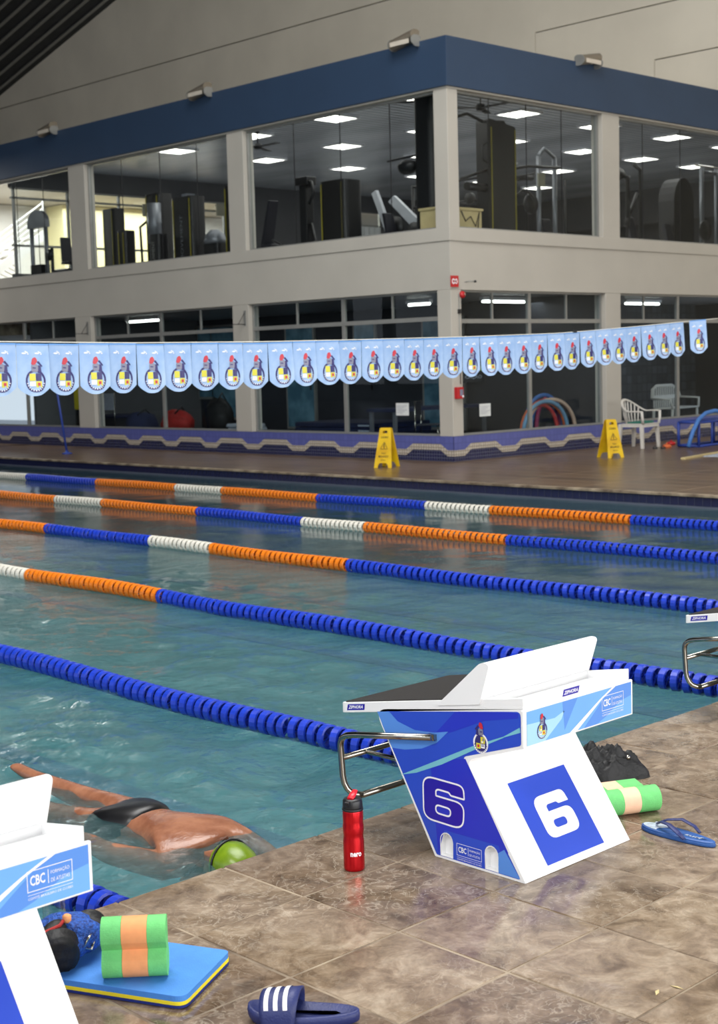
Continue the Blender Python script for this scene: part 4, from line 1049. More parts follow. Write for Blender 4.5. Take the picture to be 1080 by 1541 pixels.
buoy('green and orange pull buoy lying on the deck right of the 6 block', (4.215, 3.05, 0), math.radians(-26), False, ('foam_green', 'foam_peach'), L=.235, R=.047, waist=.016, sep=1.25)

# ---- blue mesh bag with black lining gear, left of the standing pull buoy
def blob(mb, c, r, amp=.16, n=26, m_=16, seed=0, flat=0.0, mi=0):
    rs = random.Random(seed); ks = [(rs.uniform(1, 5), rs.uniform(1, 5), rs.uniform(0, 6), rs.uniform(.3, 1)) for _ in range(7)]
    vs = []
    for j in range(m_+1):
        t = PI*j/m_
        for i in range(n):
            a = 2*PI*i/n; d_ = Vector((math.sin(t)*math.cos(a), math.sin(t)*math.sin(a), math.cos(t)))
            q = 1+amp*sum(w*math.sin(k1*d_.x*2+k2*d_.y*2+ph+d_.z*k1) for k1, k2, ph, w in ks)/3
            z = c[2]+d_.z*r[2]*q; z = max(z, flat)
            vs.append((c[0]+d_.x*r[0]*q, c[1]+d_.y*r[1]*q, z))
    mb.add(vs, [(j*n+i, (j+1)*n+i, (j+1)*n+(i+1) % n, j*n+(i+1) % n) for j in range(m_) for i in range(n)], mi, True)
t = thing('mesh_bag', 'bunched blue mesh bag with a black opening on the kickboard\'s left end', 'bag', (2.03, 3.345, .035), .3)
mb = MB(); blob(mb, (.03, .0, .060), (.092, .10, .060), .14, seed=4, flat=.001); mb.build('mesh_sack', 'mesh_blue', t)
mb = MB(); blob(mb, (-.055, -.035, .062), (.062, .058, .064), .26, seed=9, flat=.001); mb.build('black_lining', 'cloth_black', t)
mb = MB(); blob(mb, (.115, .0, .048), (.045, .07, .048), .18, seed=12, flat=.001); mb.build('black_gusset', 'cloth_black', t)
mb = MB(); mb.tube([(-.14, .02, .095), (-.10, -.02, .112), (-.05, -.05, .126), (-.02, -.04, .130)], .005, 8); mb.build('drawstring', 'red_fabric', t)
mb = MB(); mb.lathe([(.006, -.012), (.012, -.006), (.012, .008), (.006, .012)], 14, c=(-.015, -.045, .132)); mb.build('cord_stop', 'foam_orange', t)
mb = MB(); mb.tube([(.0, -.085, .05), (.012, -.094, .075), (.03, -.088, .08), (.036, -.092, .055), (.02, -.096, .04)], .004, 6, closed=True); mb.build('buckle', 'steel', t)
t = thing('clear_bottle', 'clear ribbed plastic bottle behind the blue mesh bag', 'bottle', (2.14, 3.545, 0), .2)
mb = MB(); pr = [(.0, .0), (.032, .0)]
for k in range(11): pr += [(.034, .012+k*.016), (.0315, .020+k*.016)]
pr += [(.033, .19), (.028, .215), (.014, .235)]
mb.lathe(pr, 28); mb.build('bottle_shell', 'clear_plastic', t)
mb = MB(); mb.lathe([(.0145, .235), (.0150, .252), (.0, .253)], 20); mb.build('bottle_cap', 'print_white', t)

# ---- navy slide sandal, three white stripes
def slide():
    t = thing('slide_sandal', 'navy slide sandal with three white stripes, cut by the bottom edge', 'sandal', (2.285, 2.625, 0), math.radians(-54)); t.scale = (1.02, 1.1, 1.05)
    outl = []
    for k in range(36):
        a = 2*PI*k/36; c, s = math.cos(a), math.sin(a); wdt = .050+.006*(-c)+.004*math.cos(2*a); outl.append((.140*c, wdt*s*(1.0-.08*c)))
    mb = MB(); ins = offset(outl, -.008)
    def ring(lp, z, tip=True): return [(p[0], p[1], z+(.012*max(0, (-p[0]-.07)/.07)**2 if tip else 0)+.008*max(0, (p[0]-.02)/.12)) for p in lp]
    rs = [ring(offset(outl, -.010), 0, False), ring(outl, .006), ring(offset(outl, .002), .020), ring(outl, .030), ring(offset(outl, -.006), .032), ring(offset(outl, -.014), .025), ring(offset(outl, -.035), .022)]
    n = 36; mb.add([v for r in rs for v in r], [(j*n+i, j*n+(i+1) % n, (j+1)*n+(i+1) % n, (j+1)*n+i) for j in range(len(rs)-1) for i in range(n)]+[tuple(range(n-1, -1, -1)), tuple(range((len(rs)-1)*n, len(rs)*n))], 0, True)
    mb.build('sole', 'rubber_navy', t)
    def band(x, a, off=0):   # arch over the foot at x, angle a 0..pi
        yy = .056*math.cos(a); zz = .018+.062*math.sin(a)**.8*(1+(x+.04)*2.2); return Vector((x-.010*math.sin(a), yy*(1+off*8), zz+off))
    mb = MB(); m_ = 8; n2 = 18; xs = [-.095+i*.085/m_ for i in range(m_+1)]
    vo = [band(x+(.016*math.sin(PI*k/n2) if i == m_ else 0), PI*k/n2, .0) for i, x in enumerate(xs) for k in range(n2+1)]
    vi = [Vector((v.x, v.y*.93, v.z-.006)) for v in vo]; N = n2+1
    fs = [(i*N+k, i*N+k+1, (i+1)*N+k+1, (i+1)*N+k) for i in range(m_) for k in range(n2)]
    q = len(vo); fs2 = [tuple(q+i for i in reversed(f)) for f in fs]
    ed = [(k, k+1, q+k+1, q+k) for k in range(n2)]+[(m_*N+k, m_*N+k+1, q+m_*N+k+1, q+m_*N+k) for k in range(n2)]
    mb.add(vo+vi, fs+fs2+ed, 0, True); st = mb.build('strap', 'rubber_navy', t)
    for s_ in range(3):
        x0 = -.083+s_*.024; mb = MB(); vs = []
        for k in range(n2+1):
            a = .10+2.6*k/n2
            for dx in (0, .011): v = band(x0+dx, a); vs.append((v.x, v.y*1.01+.0006, v.z+.0014))
        mb.add(vs, [(2*k, 2*k+1, 2*k+3, 2*k+2) for k in range(n2)], 0, True); mb.build('stripe', 'print_white', st)
slide()

# ---- flip-flop at the right edge
def flipflop():
    t = thing('flip_flop', 'navy flip-flop with a silver toe print at the right edge of the deck', 'sandal', (4.09, 2.715, 0), math.radians(97-190)); t.scale = (1.12, 1.12, 1.0)
    outl = []
    for k in range(36):
        a = 2*PI*k/36; c, s = math.cos(a), math.sin(a); outl.append((.135*c, (.040-.007*c+.004*math.cos(2*a))*s))
    mb = MB(); n = 36
    rs = [[(p[0], p[1], z) for p in offset(outl, o_)] for o_, z in ((-.003, 0), (0, .004), (0, .010), (-.001, .0105), (-.002, .017), (-.006, .019), (-.02, .0188))]
    mb.add([v for r in rs for v in r], [(j*n+i, j*n+(i+1) % n, (j+1)*n+(i+1) % n, (j+1)*n+i) for j in range(len(rs)-1) for i in range(n)]+[tuple(range(n-1, -1, -1)), tuple(range((len(rs)-1)*n, len(rs)*n))], 0, False)
    sole = mb.build('sole', 'rubber_blue', t)
    mb = MB(); F = Face((0, 0, 0), (1, 0, 0), (0, 1, 0), (0, 0, 1)); lo = offset(outl, -.007); lo = [(min(p[0], -.055+.010*math.sin(p[1]*90)), p[1]) for p in lo]
    F.fill(mb, lo, .0196); mb.build('toe_print', 'silver_print', sole)
    mb = MB(); F.text(mb, 'surf', (.03, -.01), .016, .0196, 0, width=.06, bold=.02); mb.build('heel_print', 'silver_print', sole)
    for s_ in (-1, 1):
        mb = MB(); pts = [(-.078, .0, .030), (-.05, s_*.016, .046), (-.01, s_*.034, .052), (.03, s_*.042, .036), (.052, s_*.040, .018)]
        mb.tube(pts, [(.004, .004), (.0075, .0035), (.010, .0035), (.010, .0035), (.007, .004)], 8); mb.build('strap', 'rubber_navy', t)
    mb = MB(); mb.lathe([(.004, .017), (.0035, .03), (.006, .033), (.0, .036)], 12, c=(-.080, 0, 0)); mb.build('toe_post', 'silver_print', t)
flipflop()

# ---- crumpled black garment behind the second pull buoy
t = thing('black_cloth', 'crumpled black swim garment heaped at the pool edge behind the 6 block', 'clothing', (4.50, 3.36, 0), -.5)
def heap(mb, w, d_, h, seed, n=44):
    rs = random.Random(seed); F_ = [(rs.uniform(-11, 11), rs.uniform(-11, 11), rs.uniform(0, 6), rs.uniform(.3, 1)) for _ in range(10)]
    vs = []; idx = {}
    for j in range(n+1):
        for i in range(n+1):
            u, v = i/n*2-1, j/n*2-1; r = math.hypot(u, v); k = max(0, 1-r**2.4)
            # square to disc so the outline stays soft
            x = u*math.sqrt(max(0, 1-v*v/2)); y = v*math.sqrt(max(0, 1-u*u/2)); k = max(0, 1-(x*x+y*y)**1.3)
            f = sum(w_*(1-abs(math.sin(a*x+b_*y+ph)))**1.5 for a, b_, ph, w_ in F_)/3
            o_ = 1+.16*math.sin(3*math.atan2(y, x)+seed)+.07*math.sin(7*math.atan2(y, x))
            vs.append((x*w*o_, y*d_*o_, max(.003*k+.001, h*k**.6*(.45+.65*f)-.0)))
    N = n+1; mb.add(vs, [(j*N+i, j*N+i+1, (j+1)*N+i+1, (j+1)*N+i) for j in range(n) for i in range(n)], 0, True)
mb = MB(); heap(mb, .185, .125, .115, 3); mb.build('fabric', 'cloth_black', t)
mb = MB(); mb.lathe([(.0, -.006), (.009, -.003), (.009, .003), (.0, .006)], 12, M4=Matrix.Translation((.10, -.07, .085)) @ Matrix.Rotation(1.1, 4, 'X')); mb.build('snap_button', 'steel', t)
# ---- purple strap of something lying behind the green buoy
# small dry leaf scraps on the tiles
for i, (x, y, a) in enumerate(((3.02, 2.07, .4), (3.08, 2.05, 1.7))):
    mb = MB(); mb.add([(-.018, 0, .002), (0, .006, .005), (.02, 0, .002), (0, -.005, .003), (-.018, 0, .0012), (0, .006, .0038), (.02, 0, .0012), (0, -.005, .0018)], [(0, 1, 2, 3), (7, 6, 5, 4), (0, 4, 5, 1), (1, 5, 6, 2), (2, 6, 7, 3), (3, 7, 4, 0)])
    o = mb.build('leaf_scrap', 'cardboard', loc=(x, y, .0)); o.rotation_euler = (0, 0, a)
    tag(o, ('tiny pale leaf scrap on the tiles near the bottom right', 'second tiny leaf scrap just beside the first near the bottom right')[i], 'leaf', 'leaf scraps on the deck')
# ================================================================ THINGS ON THE FAR DECK AND THE FACADE
# ---- folding caution boards
def caution(loc, rz, label):
    t = thing('caution_board', label, 'floor sign', loc, rz, 'yellow folding caution boards')
    H = .62; sp = .15
    for s in (1, -1):   # two leaves, leaning together at the top; x across, y spread
        def P(p, off=0):
            f = p[1]/H; y = s*(-sp*(1-f)-.012)-s*off*.97; return (p[0], y, p[1])
        out = [(-.15, 0), (-.09, 0), (-.075, .055), (-.05, .075), (.05, .075), (.075, .055), (.09, 0), (.15, 0), (.095, H-.02), (.08, H), (-.08, H), (-.095, H-.02)]
        hole = rnd([(-.045, H-.085), (.045, H-.085), (.035, H-.045), (-.035, H-.045)], .012, 3)
        mb = MB(); mb.prism(out, lambda p: P(p), lambda p: P(p, .014), holes=[hole]); lf = mb.build('leaf_panel', 'sign_yellow', t)
        mb = MB(); F = Face(P((0, 0), .016), (1, 0, 0), Vector((0, s*sp, H)).normalized(), (0, -s, 0))
        fl = 1 if s == 1 else -1
        for w_, p, h_, wd in (('CUIDADO', (-.062, .47), .034, .124), ('PISO', (-.035, .22), .022, .07), ('MOLHADO', (-.082, .165), .034, .164), ('WET FLOOR', (-.04, .115), .016, .08)):
            mb = MB(); F.text(mb, w_, (p[0]*fl, p[1]), h_, 0, 0, width=wd, flip=fl, bold=.02); mb.build('printed_word', 'ink_black', lf)['kind'] = 'stuff'
        mb = MB(); F.ribbon(mb, rnd([(-.06, .30), (.06, .30), (0, .41)], .008, 3), .008, 0); F.fill(mb, [(-.006, .31), (.006, .31), (.008, .385), (-.008, .385)], 0.0004)
        mb.build('warning_triangle', 'ink_black', lf)
    mb = MB(); mb.tube([(-.08, 0, H-.012), (.08, 0, H-.012)], .011, 8); mb.build('hinge', 'sign_yellow', t)
    mb = MB(); mb.box((-.03, -.09, .30), (-.015, .09, .31)); mb.build('spreader', 'sign_yellow', t)
    return t
caution((16.02, 15.98, 0), math.radians(-68), 'yellow folding caution board in front of the building corner')
caution((19.22, 14.02, 0), math.radians(-22), 'yellow folding caution board beside the white plastic chair')

# ---- white monobloc armchair with a green towel
def armchair(t, mt, sc=1.0, towel=False):
    W2 = .27; SH = .42; D2 = .22
    for x, y in ((-W2, -D2), (W2, -D2), (-W2+.03, D2+.03), (W2-.03, D2+.03)):
        front = y < 0; mb = MB()
        mb.add([(x-.028, y-.022, 0), (x+.028, y-.022, 0), (x+.028, y+.022, 0), (x-.028, y+.022, 0), (x*.93-.034, y*.88-.028, SH), (x*.93+.034, y*.88-.028, SH), (x*.93+.034, y*.88+.028, SH), (x*.93-.034, y*.88+.028, SH)],
               [(0, 3, 2, 1), (4, 5, 6, 7), (0, 1, 5, 4), (1, 2, 6, 5), (2, 3, 7, 6), (3, 0, 4, 7)]); mb.build('leg', mt, t, bevel=.006)
    mb = MB(); mb.prism(rnd([(-.26, -.24), (.26, -.24), (.22, .21), (-.22, .21)], .04, 4), lambda p: (p[0], p[1], SH-.012-.02*max(0, p[1])), lambda p: (p[0], p[1], SH+.012-.02*max(0, p[1]))); mb.build('seat', mt, t, bevel=.004)
    mb = MB(); mb.prism(rnd([(-.26, -.24), (.26, -.24), (.22, .21), (-.22, .21)], .04, 4), lambda p: (p[0], p[1], SH-.05), lambda p: (p[0]*.98, p[1]*.98, SH-.012)); mb.build('seat_apron', mt, t)
    # arched back rail flowing into the arms and front posts
    rail = []
    for k in range(25):
        a = PI*k/24; c, s = math.cos(a), math.sin(a); rail.append((.29*c, .02+.25*s, .64+.20*s**1.6))
    arm = [(.30, -.23, .64), (.30, -.10, .645)]+rail+[(-.30, -.10, .645), (-.30, -.23, .64)]
    mb = MB(); mb.tube(arm, [(.026, .013)]*len(arm), 10); mb.build('arm_rail', mt, t)
    for s in (-1, 1):
        mb = MB(); mb.tube([(s*.30, -.225, .645), (s*.29, -.23, .52), (s*.262, -.225, SH)], [(.026, .018)]*3, 8); mb.build('arm_post', mt, t)
    for k in range(9):
        a = PI*(.18+.64*k/8); c, s = math.cos(a), math.sin(a); top = (.29*c, .02+.25*s, .64+.20*s**1.6)
        mb = MB(); mb.tube([top, (.26*c, .02+.225*s, .58), (.21*c, .03+.175*s, SH+.005)], [(.013, .006)]*3, 6); mb.build('back_slat', mt, t)
t = thing('plastic_armchair', 'white plastic garden armchair with a green towel on the seat, on the far deck', 'chair', (21.45, 15.02, 0), math.radians(5)); t.scale = (1.06, 1.06, 1.02)
armchair(t, 'chair_white')
tw = thing('folded_towel', 'folded green towel on the seat of the white plastic armchair', 'towel', (21.45, 15.02, .443), math.radians(5))
mb = MB(); mb.box((-.19, -.20, 0), (.17, .14, .022)); mb.build('towel_body', 'towel_green', tw, bevel=.008)
mb = MB(); mb.box((-.19, -.205, .0225), (.17, .02, .036)); mb.build('towel_fold', 'towel_green', tw, bevel=.007)

# ---- blue tubular step frame with an arched foam noodle over it
t = thing('water_step', 'blue tubular water-step frame on the far deck at the right edge', 'frame', (22.45, 14.25, 0), math.radians(3))
def bar(a, c, r=.022, nm='bar'): mb = MB(); mb.tube([a, c], r, 8); return mb.build(nm, 'paint_blue', t)
for x in (-.62, -.16, .10, .62):
    bar((x, -.18, .024), (x, -.18, .44), .028 if x in (-.62, .62) else .020, 'upright'); 
for x in (-.62, .62): bar((x, .22, .024), (x, .22, .44), .028, 'upright')
for z in (.026, .44): bar((-.62, -.18, z), (.62, -.18, z), .024, 'crossbar'); bar((-.62, .22, z), (.62, .22, z), .024, 'crossbar')
for x in (-.62, .62):
    for z in (.026, .44): bar((x, -.18, z), (x, .22, z), .024, 'side_rail')
mb = MB(); mb.box((-.60, -.16, .455), (.60, .20, .475)); mb.build('step_board', 'paint_blue', t, bevel=.005)
def noodle(name_label, pts, m_, r=.033, cat='pool noodle', grp=None, loc=(0, 0, 0)):
    mb = MB(); P = [Vector(p) for p in pts]; c = P[0].copy(); c.z = min(p.z for p in P)-r
    mb.tube([p-c for p in P], r, 10); o = mb.build('pool_noodle', m_, loc=c); return tag(o, name_label, cat, grp)
def archpts(x0, x1, y0, y1, h, z0=.035, n=16): return [(x0+(x1-x0)*(1-math.cos(PI*k/n))/2, y0+(y1-y0)*k/n, z0+(h-z0)*math.sin(PI*k/n)**.8) for k in range(n+1)]
noodle('blue foam noodle arched over the blue frame at the right edge', [(21.45, 14.0, .035), (21.60, 14.0, .30), (21.78, 14.0, .50), (22.0, 14.0, .60), (22.3, 14.0, .63), (22.6, 14.0, .58), (22.85, 14.0, .44), (23.0, 14.0, .2), (23.05, 14.0, .035)], 'noodle_blue', .036)
for i, (x, y, m_, lab) in enumerate(((22.35, 14.95, 'red_paint', 'small red toy piece on the deck between armchair and blue frame'), (21.62, 14.55, 'noodle_orange', 'small orange toy piece touching the blue frame\'s left foot'))):
    t = thing('pool_toy', lab, 'toy', (x, y, 0), 0, 'small toys on the far deck')
    mb = MB(); mb.lathe([(.0, 0), (.07, .0), (.085, .02), (.075, .045), (.05, .06), (.0, .064)], 16); mb.build('ring_body', m_, t)
    mb = MB(); mb.lathe([(.0, .064), (.02, .066), (.015, .085), (0, .09)], 12); mb.build('knob', m_, t)
t = thing('sandal_pair', 'dark flip-flops left under the white plastic armchair', 'sandal', (21.38, 14.55, 0), .6)
for s in (-1, 1):
    mb = MB(); mb.prism(rnd([(-.13, s*.07-.045), (.13, s*.07-.035), (.13, s*.07+.035), (-.13, s*.07+.045)], .035, 4), lambda p: (p[0], p[1], 0), lambda p: (p[0], p[1], .018)); mb.build('sole', 'plastic_black', t)
    mb = MB(); mb.tube([(-.03, s*.07-.04, .016), (.05, s*.07, .05), (-.03, s*.07+.04, .016)], .007, 6); mb.build('strap', 'plastic_black', t)
t = thing('flat_board', 'pale board with a white mat lying on the wet deck at the right edge', 'board', (20.3, 12.7, 0), math.radians(10))
mb = MB(); mb.box((-1.0, .12, 0), (1.2, .20, .03)); mb.build('timber', 'cardboard', t, bevel=.004)
mb = MB(); mb.box((-.35, -.35, 0), (1.1, .10, .012)); mb.build('mat', 'silver_print', t, bevel=.003)

# ---- slanting blue pole on the far deck at the left
t = thing('blue_pole', 'thin blue pole leaning up behind the pennants at the far left', 'pole', (15.67, 24.6, 0))
mb = MB(); mb.tube([(0, 0, .01), (-.02, .38, 2.0)], .022, 10); mb.build('shaft', 'paint_blue', t)
mb = MB(); mb.lathe([(.10, 0), (.10, .02), (.04, .035), (.03, .07)], 14); mb.build('foot', 'paint_blue', t)

# ---- floodlights clipped on the cornice
def flood(loc, rz, label):
    t = thing('floodlight', label, 'floodlight', loc, rz, 'floodlights on the blue cornice'); t.scale = (1.25, .8, .8)
    # local: -y points out over the pool, body is a squat half-drum
    prof = [(.0, -.11), (.10, -.11), (.19, -.05), (.20, .03), (.13, .10), (0, .11), (-.06, .09), (-.06, -.09)]
    prof = rnd(prof, .03, 4)
    mb = MB(); mb.prism(prof, lambda p: (-.20, -p[0]-.02, p[1]+.01), lambda p: (.20, -p[0]-.02, p[1]+.125), smooth_side=False); mb.build('housing', 'lamp_metal', t)
    for s in (-1, 1):
        mb = MB(); mb.prism(offset(prof, .006), lambda p: (s*.20, -p[0]-.02, p[1]+.01), lambda p: (s*.215, -p[0]-.02, p[1]+.01)); mb.build('end_cap', 'frame_alu', t)
    mb = MB(); mb.box((-.17, -.228, -.05), (.17, -.222, .04)); mb.build('lens', 'lamp_glass', t)
    mb = MB(); mb.box((-.03, .03, .0), (.03, .18, .014)); mb.build('bracket', 'plastic_black', t)
    return t
flood((LX-.06, 16.55, 6.75), math.radians(-90), 'floodlight on the blue cornice just left of the building corner')
flood((LX-.06, 21.9, 6.75), math.radians(-90), 'floodlight on the blue cornice above the middle upper window')
flood((LX-.06, 27.2, 6.75), math.radians(-90), 'floodlight on the blue cornice nearest the left edge')
flood((20.9, RY-.06, 6.75), 0, 'floodlight on the cornice of the right face, above the right column')

# ---- alarm gear on the corner column
t = thing('alarm_box', 'red fire alarm box on the corner column at head height', 'alarm', (17.46, RY, 1.02))
mb = MB(); mb.box((-.075, -.075, 0), (.075, -.001, .19)); mb.build('housing', 'red_paint', t, bevel=.008)
mb = MB(); mb.box((-.02, -.079, .05), (.055, -.0755, .15)); mb.build('front_plate', 'print_grey', t)
mb = MB(); mb.lathe([(.0, 0), (.02, 0), (.02, .012), (.0, .014)], 12, M4=Matrix.Translation((.045, -.079, .035)) @ Matrix.Rotation(PI/2, 4, 'X')); mb.build('push_button', 'print_white', t)
t = thing('alarm_bell', 'small dark red alarm bell at the top of the corner column', 'alarm', (17.61, RY, 2.64))
mb = MB(); mb.lathe([(.0, 0), (.055, .0), (.06, .02), (.045, .05), (.0, .065)], 18, M4=Matrix.Translation((0, -.001, .06)) @ Matrix.Rotation(PI/2, 4, 'X')); mb.build('gong', 'red_paint', t)
mb = MB(); mb.lathe([(.0, .065), (.014, .066), (.014, .078), (.0, .08)], 10, M4=Matrix.Translation((0, -.001, .06)) @ Matrix.Rotation(PI/2, 4, 'X')); mb.build('boss', 'steel', t)
t = thing('hydrant_sign', 'small red square safety sign on the beam above the corner column', 'sign', (17.42, RY, 2.82))
mb = MB(); mb.box((-.095, -.028, 0), (.095, -.021, .18)); mb.build('sign_plate', 'red_paint', t)
mb = MB(); F = Face((0, -.0285, 0), (1, 0, 0), (0, 0, 1), (0, -1, 0)); F.ribbon(mb, ell(-.03, .09, .028, .036, 16), .018, .0005); F.ribbon(mb, ell(.036, .09, .024, .034, 16), .016, .0005); F.fill(mb, [(-.01, .08), (.02, .08), (.02, .10), (-.01, .10)], .0005)
mb.build('pictogram', 'print_white', t)
t = thing('camera_bracket', 'small white bracket lamp on the beam right of the red sign', 'fixture', (17.68, RY, 2.90))
mb = MB(); mb.tube([(0, -.021, 0), (0, -.10, .01), (.10, -.14, .01)], .008, 8); mb.build('arm', 'frame_alu', t)
mb = MB(); mb.lathe([(.0, 0), (.022, .0), (.026, .03), (.0, .04)], 12, c=(.11, -.14, -.01)); mb.build('head', 'plastic_black', t)
t = thing('conduit', 'thin conduit with a valve running down the right side of the corner column', 'pipe', (17.53, RY, .41))
mb = MB(); mb.tube([(0, -.016, .85), (0, -.016, 2.30)], .009, 8); mb.build('pipe', 'frame_alu', t)
mb = MB(); mb.cbox((0, -.02, 2.02), (.045, .038, .07)); mb.build('junction_box', 'plastic_black', t)
for i, (y, lab) in enumerate(((20.95, 'wire bracket on the column between the two nearest lower windows'), (26.2, 'wire bracket on the left column above the pennants'))):
    t = thing('wire_bracket', lab, 'bracket', (LX, y, 2.42), 0, 'wire brackets on the lower columns')
    mb = MB(); mb.tube([(-.002, 0, 0), (-.28, .08, 0)], .008, 6); mb.build('arm', 'plastic_black', t)
    mb = MB(); mb.tube([(-.002, 0, .22), (-.14, .04, .0)], .006, 6); mb.build('stay', 'plastic_black', t)
    mb = MB(); mb.box((-.012, -.03, -.03), (0, .03, .25)); mb.build('wall_plate', 'frame_alu', t)
# notices taped to the glass
for (o, s, lab) in (((LX+.118, 17.02, .74), 'L', 'white notice taped to the left lower pane beside the caution board'), ((18.27, RY+.118, .70), 'R', 'white notice taped to the lower pane right of the corner column')):
    t = thing('paper_notice', lab, 'notice', o, 0, 'white notices on the lower glass'); mb = MB(); tx = MB()
    if s == 'L': mb.box((-.004, -.15, 0), (0, .15, .21)); F = Face((-.005, .13, 0), (0, -1, 0), (0, 0, 1), (-1, 0, 0))
    else: mb.box((-.14, -.004, 0), (.14, 0, .21)); F = Face((-.12, -.005, 0), (1, 0, 0), (0, 0, 1), (0, -1, 0))
    mb.build('sheet', 'paper', t)
    for k in range(6): F.fill(tx, [(0, .16-k*.024), (.24-.05*(k % 3), .16-k*.024), (.24-.05*(k % 3), .166-k*.024), (0, .166-k*.024)], .0004)
    tx.build('print_lines', 'print_grey', t)['kind'] = 'stuff'

# ================================================================ INSIDE THE GROUND FLOOR
nc = [('noodle_sky', 19.95, 21.25, .86), ('noodle_red', 20.05, 21.05, .80), ('noodle_cream', 20.25, 21.95, .88), ('noodle_orange', 20.2, 21.5, .84), ('noodle_red', 20.35, 21.65, .86), ('noodle_blue', 20.5, 21.65, .96), ('noodle_pink', 20.95, 21.68, .90), ('noodle_blue', 20.9, 21.7, .84)]
nl = ['pale blue noodle forming the leftmost arch of the pile behind the glass', 'red noodle, innermost left arch of the pile behind the glass', 'cream noodle crossing the front of the pile behind the glass', 'orange noodle arched in the middle of the pile', 'red-orange noodle just behind the orange arch of the pile', 'dark blue noodle forming the highest arch of the pile', 'pink noodle between the two blue arches of the pile', 'blue noodle, rightmost arch of the pile behind the glass']
for i, ((m_, x0, x1, h), lab) in enumerate(zip(nc, nl)):
    noodle(lab, [(p[0], 16.45+i*.085, p[2]+.12) for p in archpts(x0, min(x1, 21.7), 0, 0, h-.12, .04)], m_, .036, grp='foam noodles piled behind the right glass')
t = thing('bench', 'white plastic garden bench with slatted back behind the far right window', 'bench', (25.75, 17.1, .12), math.radians(8))
for x in (-.60, .60):
    for y in (-.2, .22): mb = MB(); mb.tube([(x, y, 0), (x*.96, y, .40)], .03, 8); mb.build('leg', 'chair_white', t)
mb = MB(); mb.box((-.62, -.24, .40), (.62, .2, .43)); mb.build('seat', 'chair_white', t, bevel=.01)
mb = MB(); mb.tube([(-.66, .22, .62), (-.58, .25, .80), (-.35, .27, .88), (.35, .27, .88), (.58, .25, .80), (.66, .22, .62)], .03, 8); mb.build('top_rail', 'chair_white', t)
mb = MB(); mb.box((-.55, .235, .60), (.55, .26, .68)); mb.build('mid_rail', 'chair_white', t)
for k in range(11): mb = MB(); mb.box((-.52+k*.1, .24, .43), (-.485+k*.1, .26, .86)); mb.build('back_slat', 'chair_white', t)
for s in (-1, 1): mb = MB(); mb.tube([(s*.66, .22, .62), (s*.68, -.2, .60), (s*.62, -.22, .42)], .024, 8); mb.build('armrest', 'chair_white', t)
t = thing('metal_chair', 'dark steel framed chair behind the glass right of the corner column', 'chair', (18.1, 17.0, .12), .5)
for x in (-.2, .2):
    for y in (-.2, .2): mb = MB(); mb.tube([(x, y, 0), (x, y, .42 if y < 0 else .85)], .012, 8); mb.build('leg', 'steel', t)
mb = MB(); mb.box((-.21, -.21, .42), (.21, .21, .45)); mb.build('seat', 'upholstery', t, bevel=.01)
mb = MB(); mb.box((-.2, .19, .62), (.2, .21, .84)); mb.build('backrest', 'upholstery', t, bevel=.008)
t = thing('low_table', 'dark long low table inside behind the lower right window', 'table', (19.5, 18.6, .12))
mb = MB(); mb.box((-1.0, -.35, .62), (1.6, .35, .68)); mb.build('tabletop', 'fabric_navy', t)
for x in (-.95, 1.5):
    for y in (-.3, .3): mb = MB(); mb.box((x, y-.03, 0), (x+.06, y+.03, .62)); mb.build('leg', 'machine_grey', t)
t = thing('wall_poster', 'green and white lettered poster inside behind the right lower window', 'poster', (21.42, 18.9, 1.2))
mb = MB(); mb.box((-.30, -.01, 0), (.32, .0, .36)); mb.build('board', 'dark_room', t)
mb = MB(); F = Face((-.26, -.012, 0), (1, 0, 0), (0, 0, 1), (0, -1, 0)); F.text(mb, 'COMUNI', (.0, .22), .10, 0, 0, width=.5, bold=.03); mb.build('green_word', 'green_glow_print', t)
mb = MB(); F.text(mb, 'CAÇÃO', (.0, .06), .10, 0, 0, width=.5, bold=.02); mb.build('white_word', 'silver_print', t)
# behind the left facade
def bag(loc, r, m_, label, seed, cat='bag', nm='sports_bag', group=None):
    t = thing(nm, label, cat, loc, 0, group); mb = MB(); blob(mb, (0, 0, r[2]), r, .18, 22, 12, seed=seed, flat=0); mb.build('bag_body', m_, t)
    mb = MB(); mb.tube([(-r[0]*.5, -r[1]*.3, r[2]*1.8), (0, -r[1]*.4, r[2]*2.3), (r[0]*.5, -r[1]*.3, r[2]*1.8)], .018, 6); mb.build('handle', 'plastic_black', t)
bag((18.9, 25.25, .12), (.30, .42, .30), 'red_fabric', 'bright red bag on the floor behind the second lower window', 3)
bag((19.3, 24.3, .12), (.30, .36, .42), 'cloth_black', 'black and red kit bag beside the bright red bag', 5)
bag((18.7, 26.3, .12), (.36, .4, .28), 'fabric_navy', 'navy bundle on the floor left of the red bag', 8)
for i in range(5):
    t = thing('folded_mat', ['lowest', 'second lowest', 'middle', 'second highest', 'topmost'][i]+' pale folded towel in the stack right of the red bags', 'towel', (18.9+random.uniform(-.03, .03), 22.9, .12+i*.07), random.uniform(-.08, .08), 'pale towels stacked inside')
    mb = MB(); mb.box((-.2, -.38, 0), (.2, .38, .05)); mb.build('lower_fold', 'towel_white', t, bevel=.012); mb = MB(); mb.box((-.19, -.37, .0505), (.19, .36, .068)); mb.build('upper_fold', 'towel_white', t, bevel=.008)
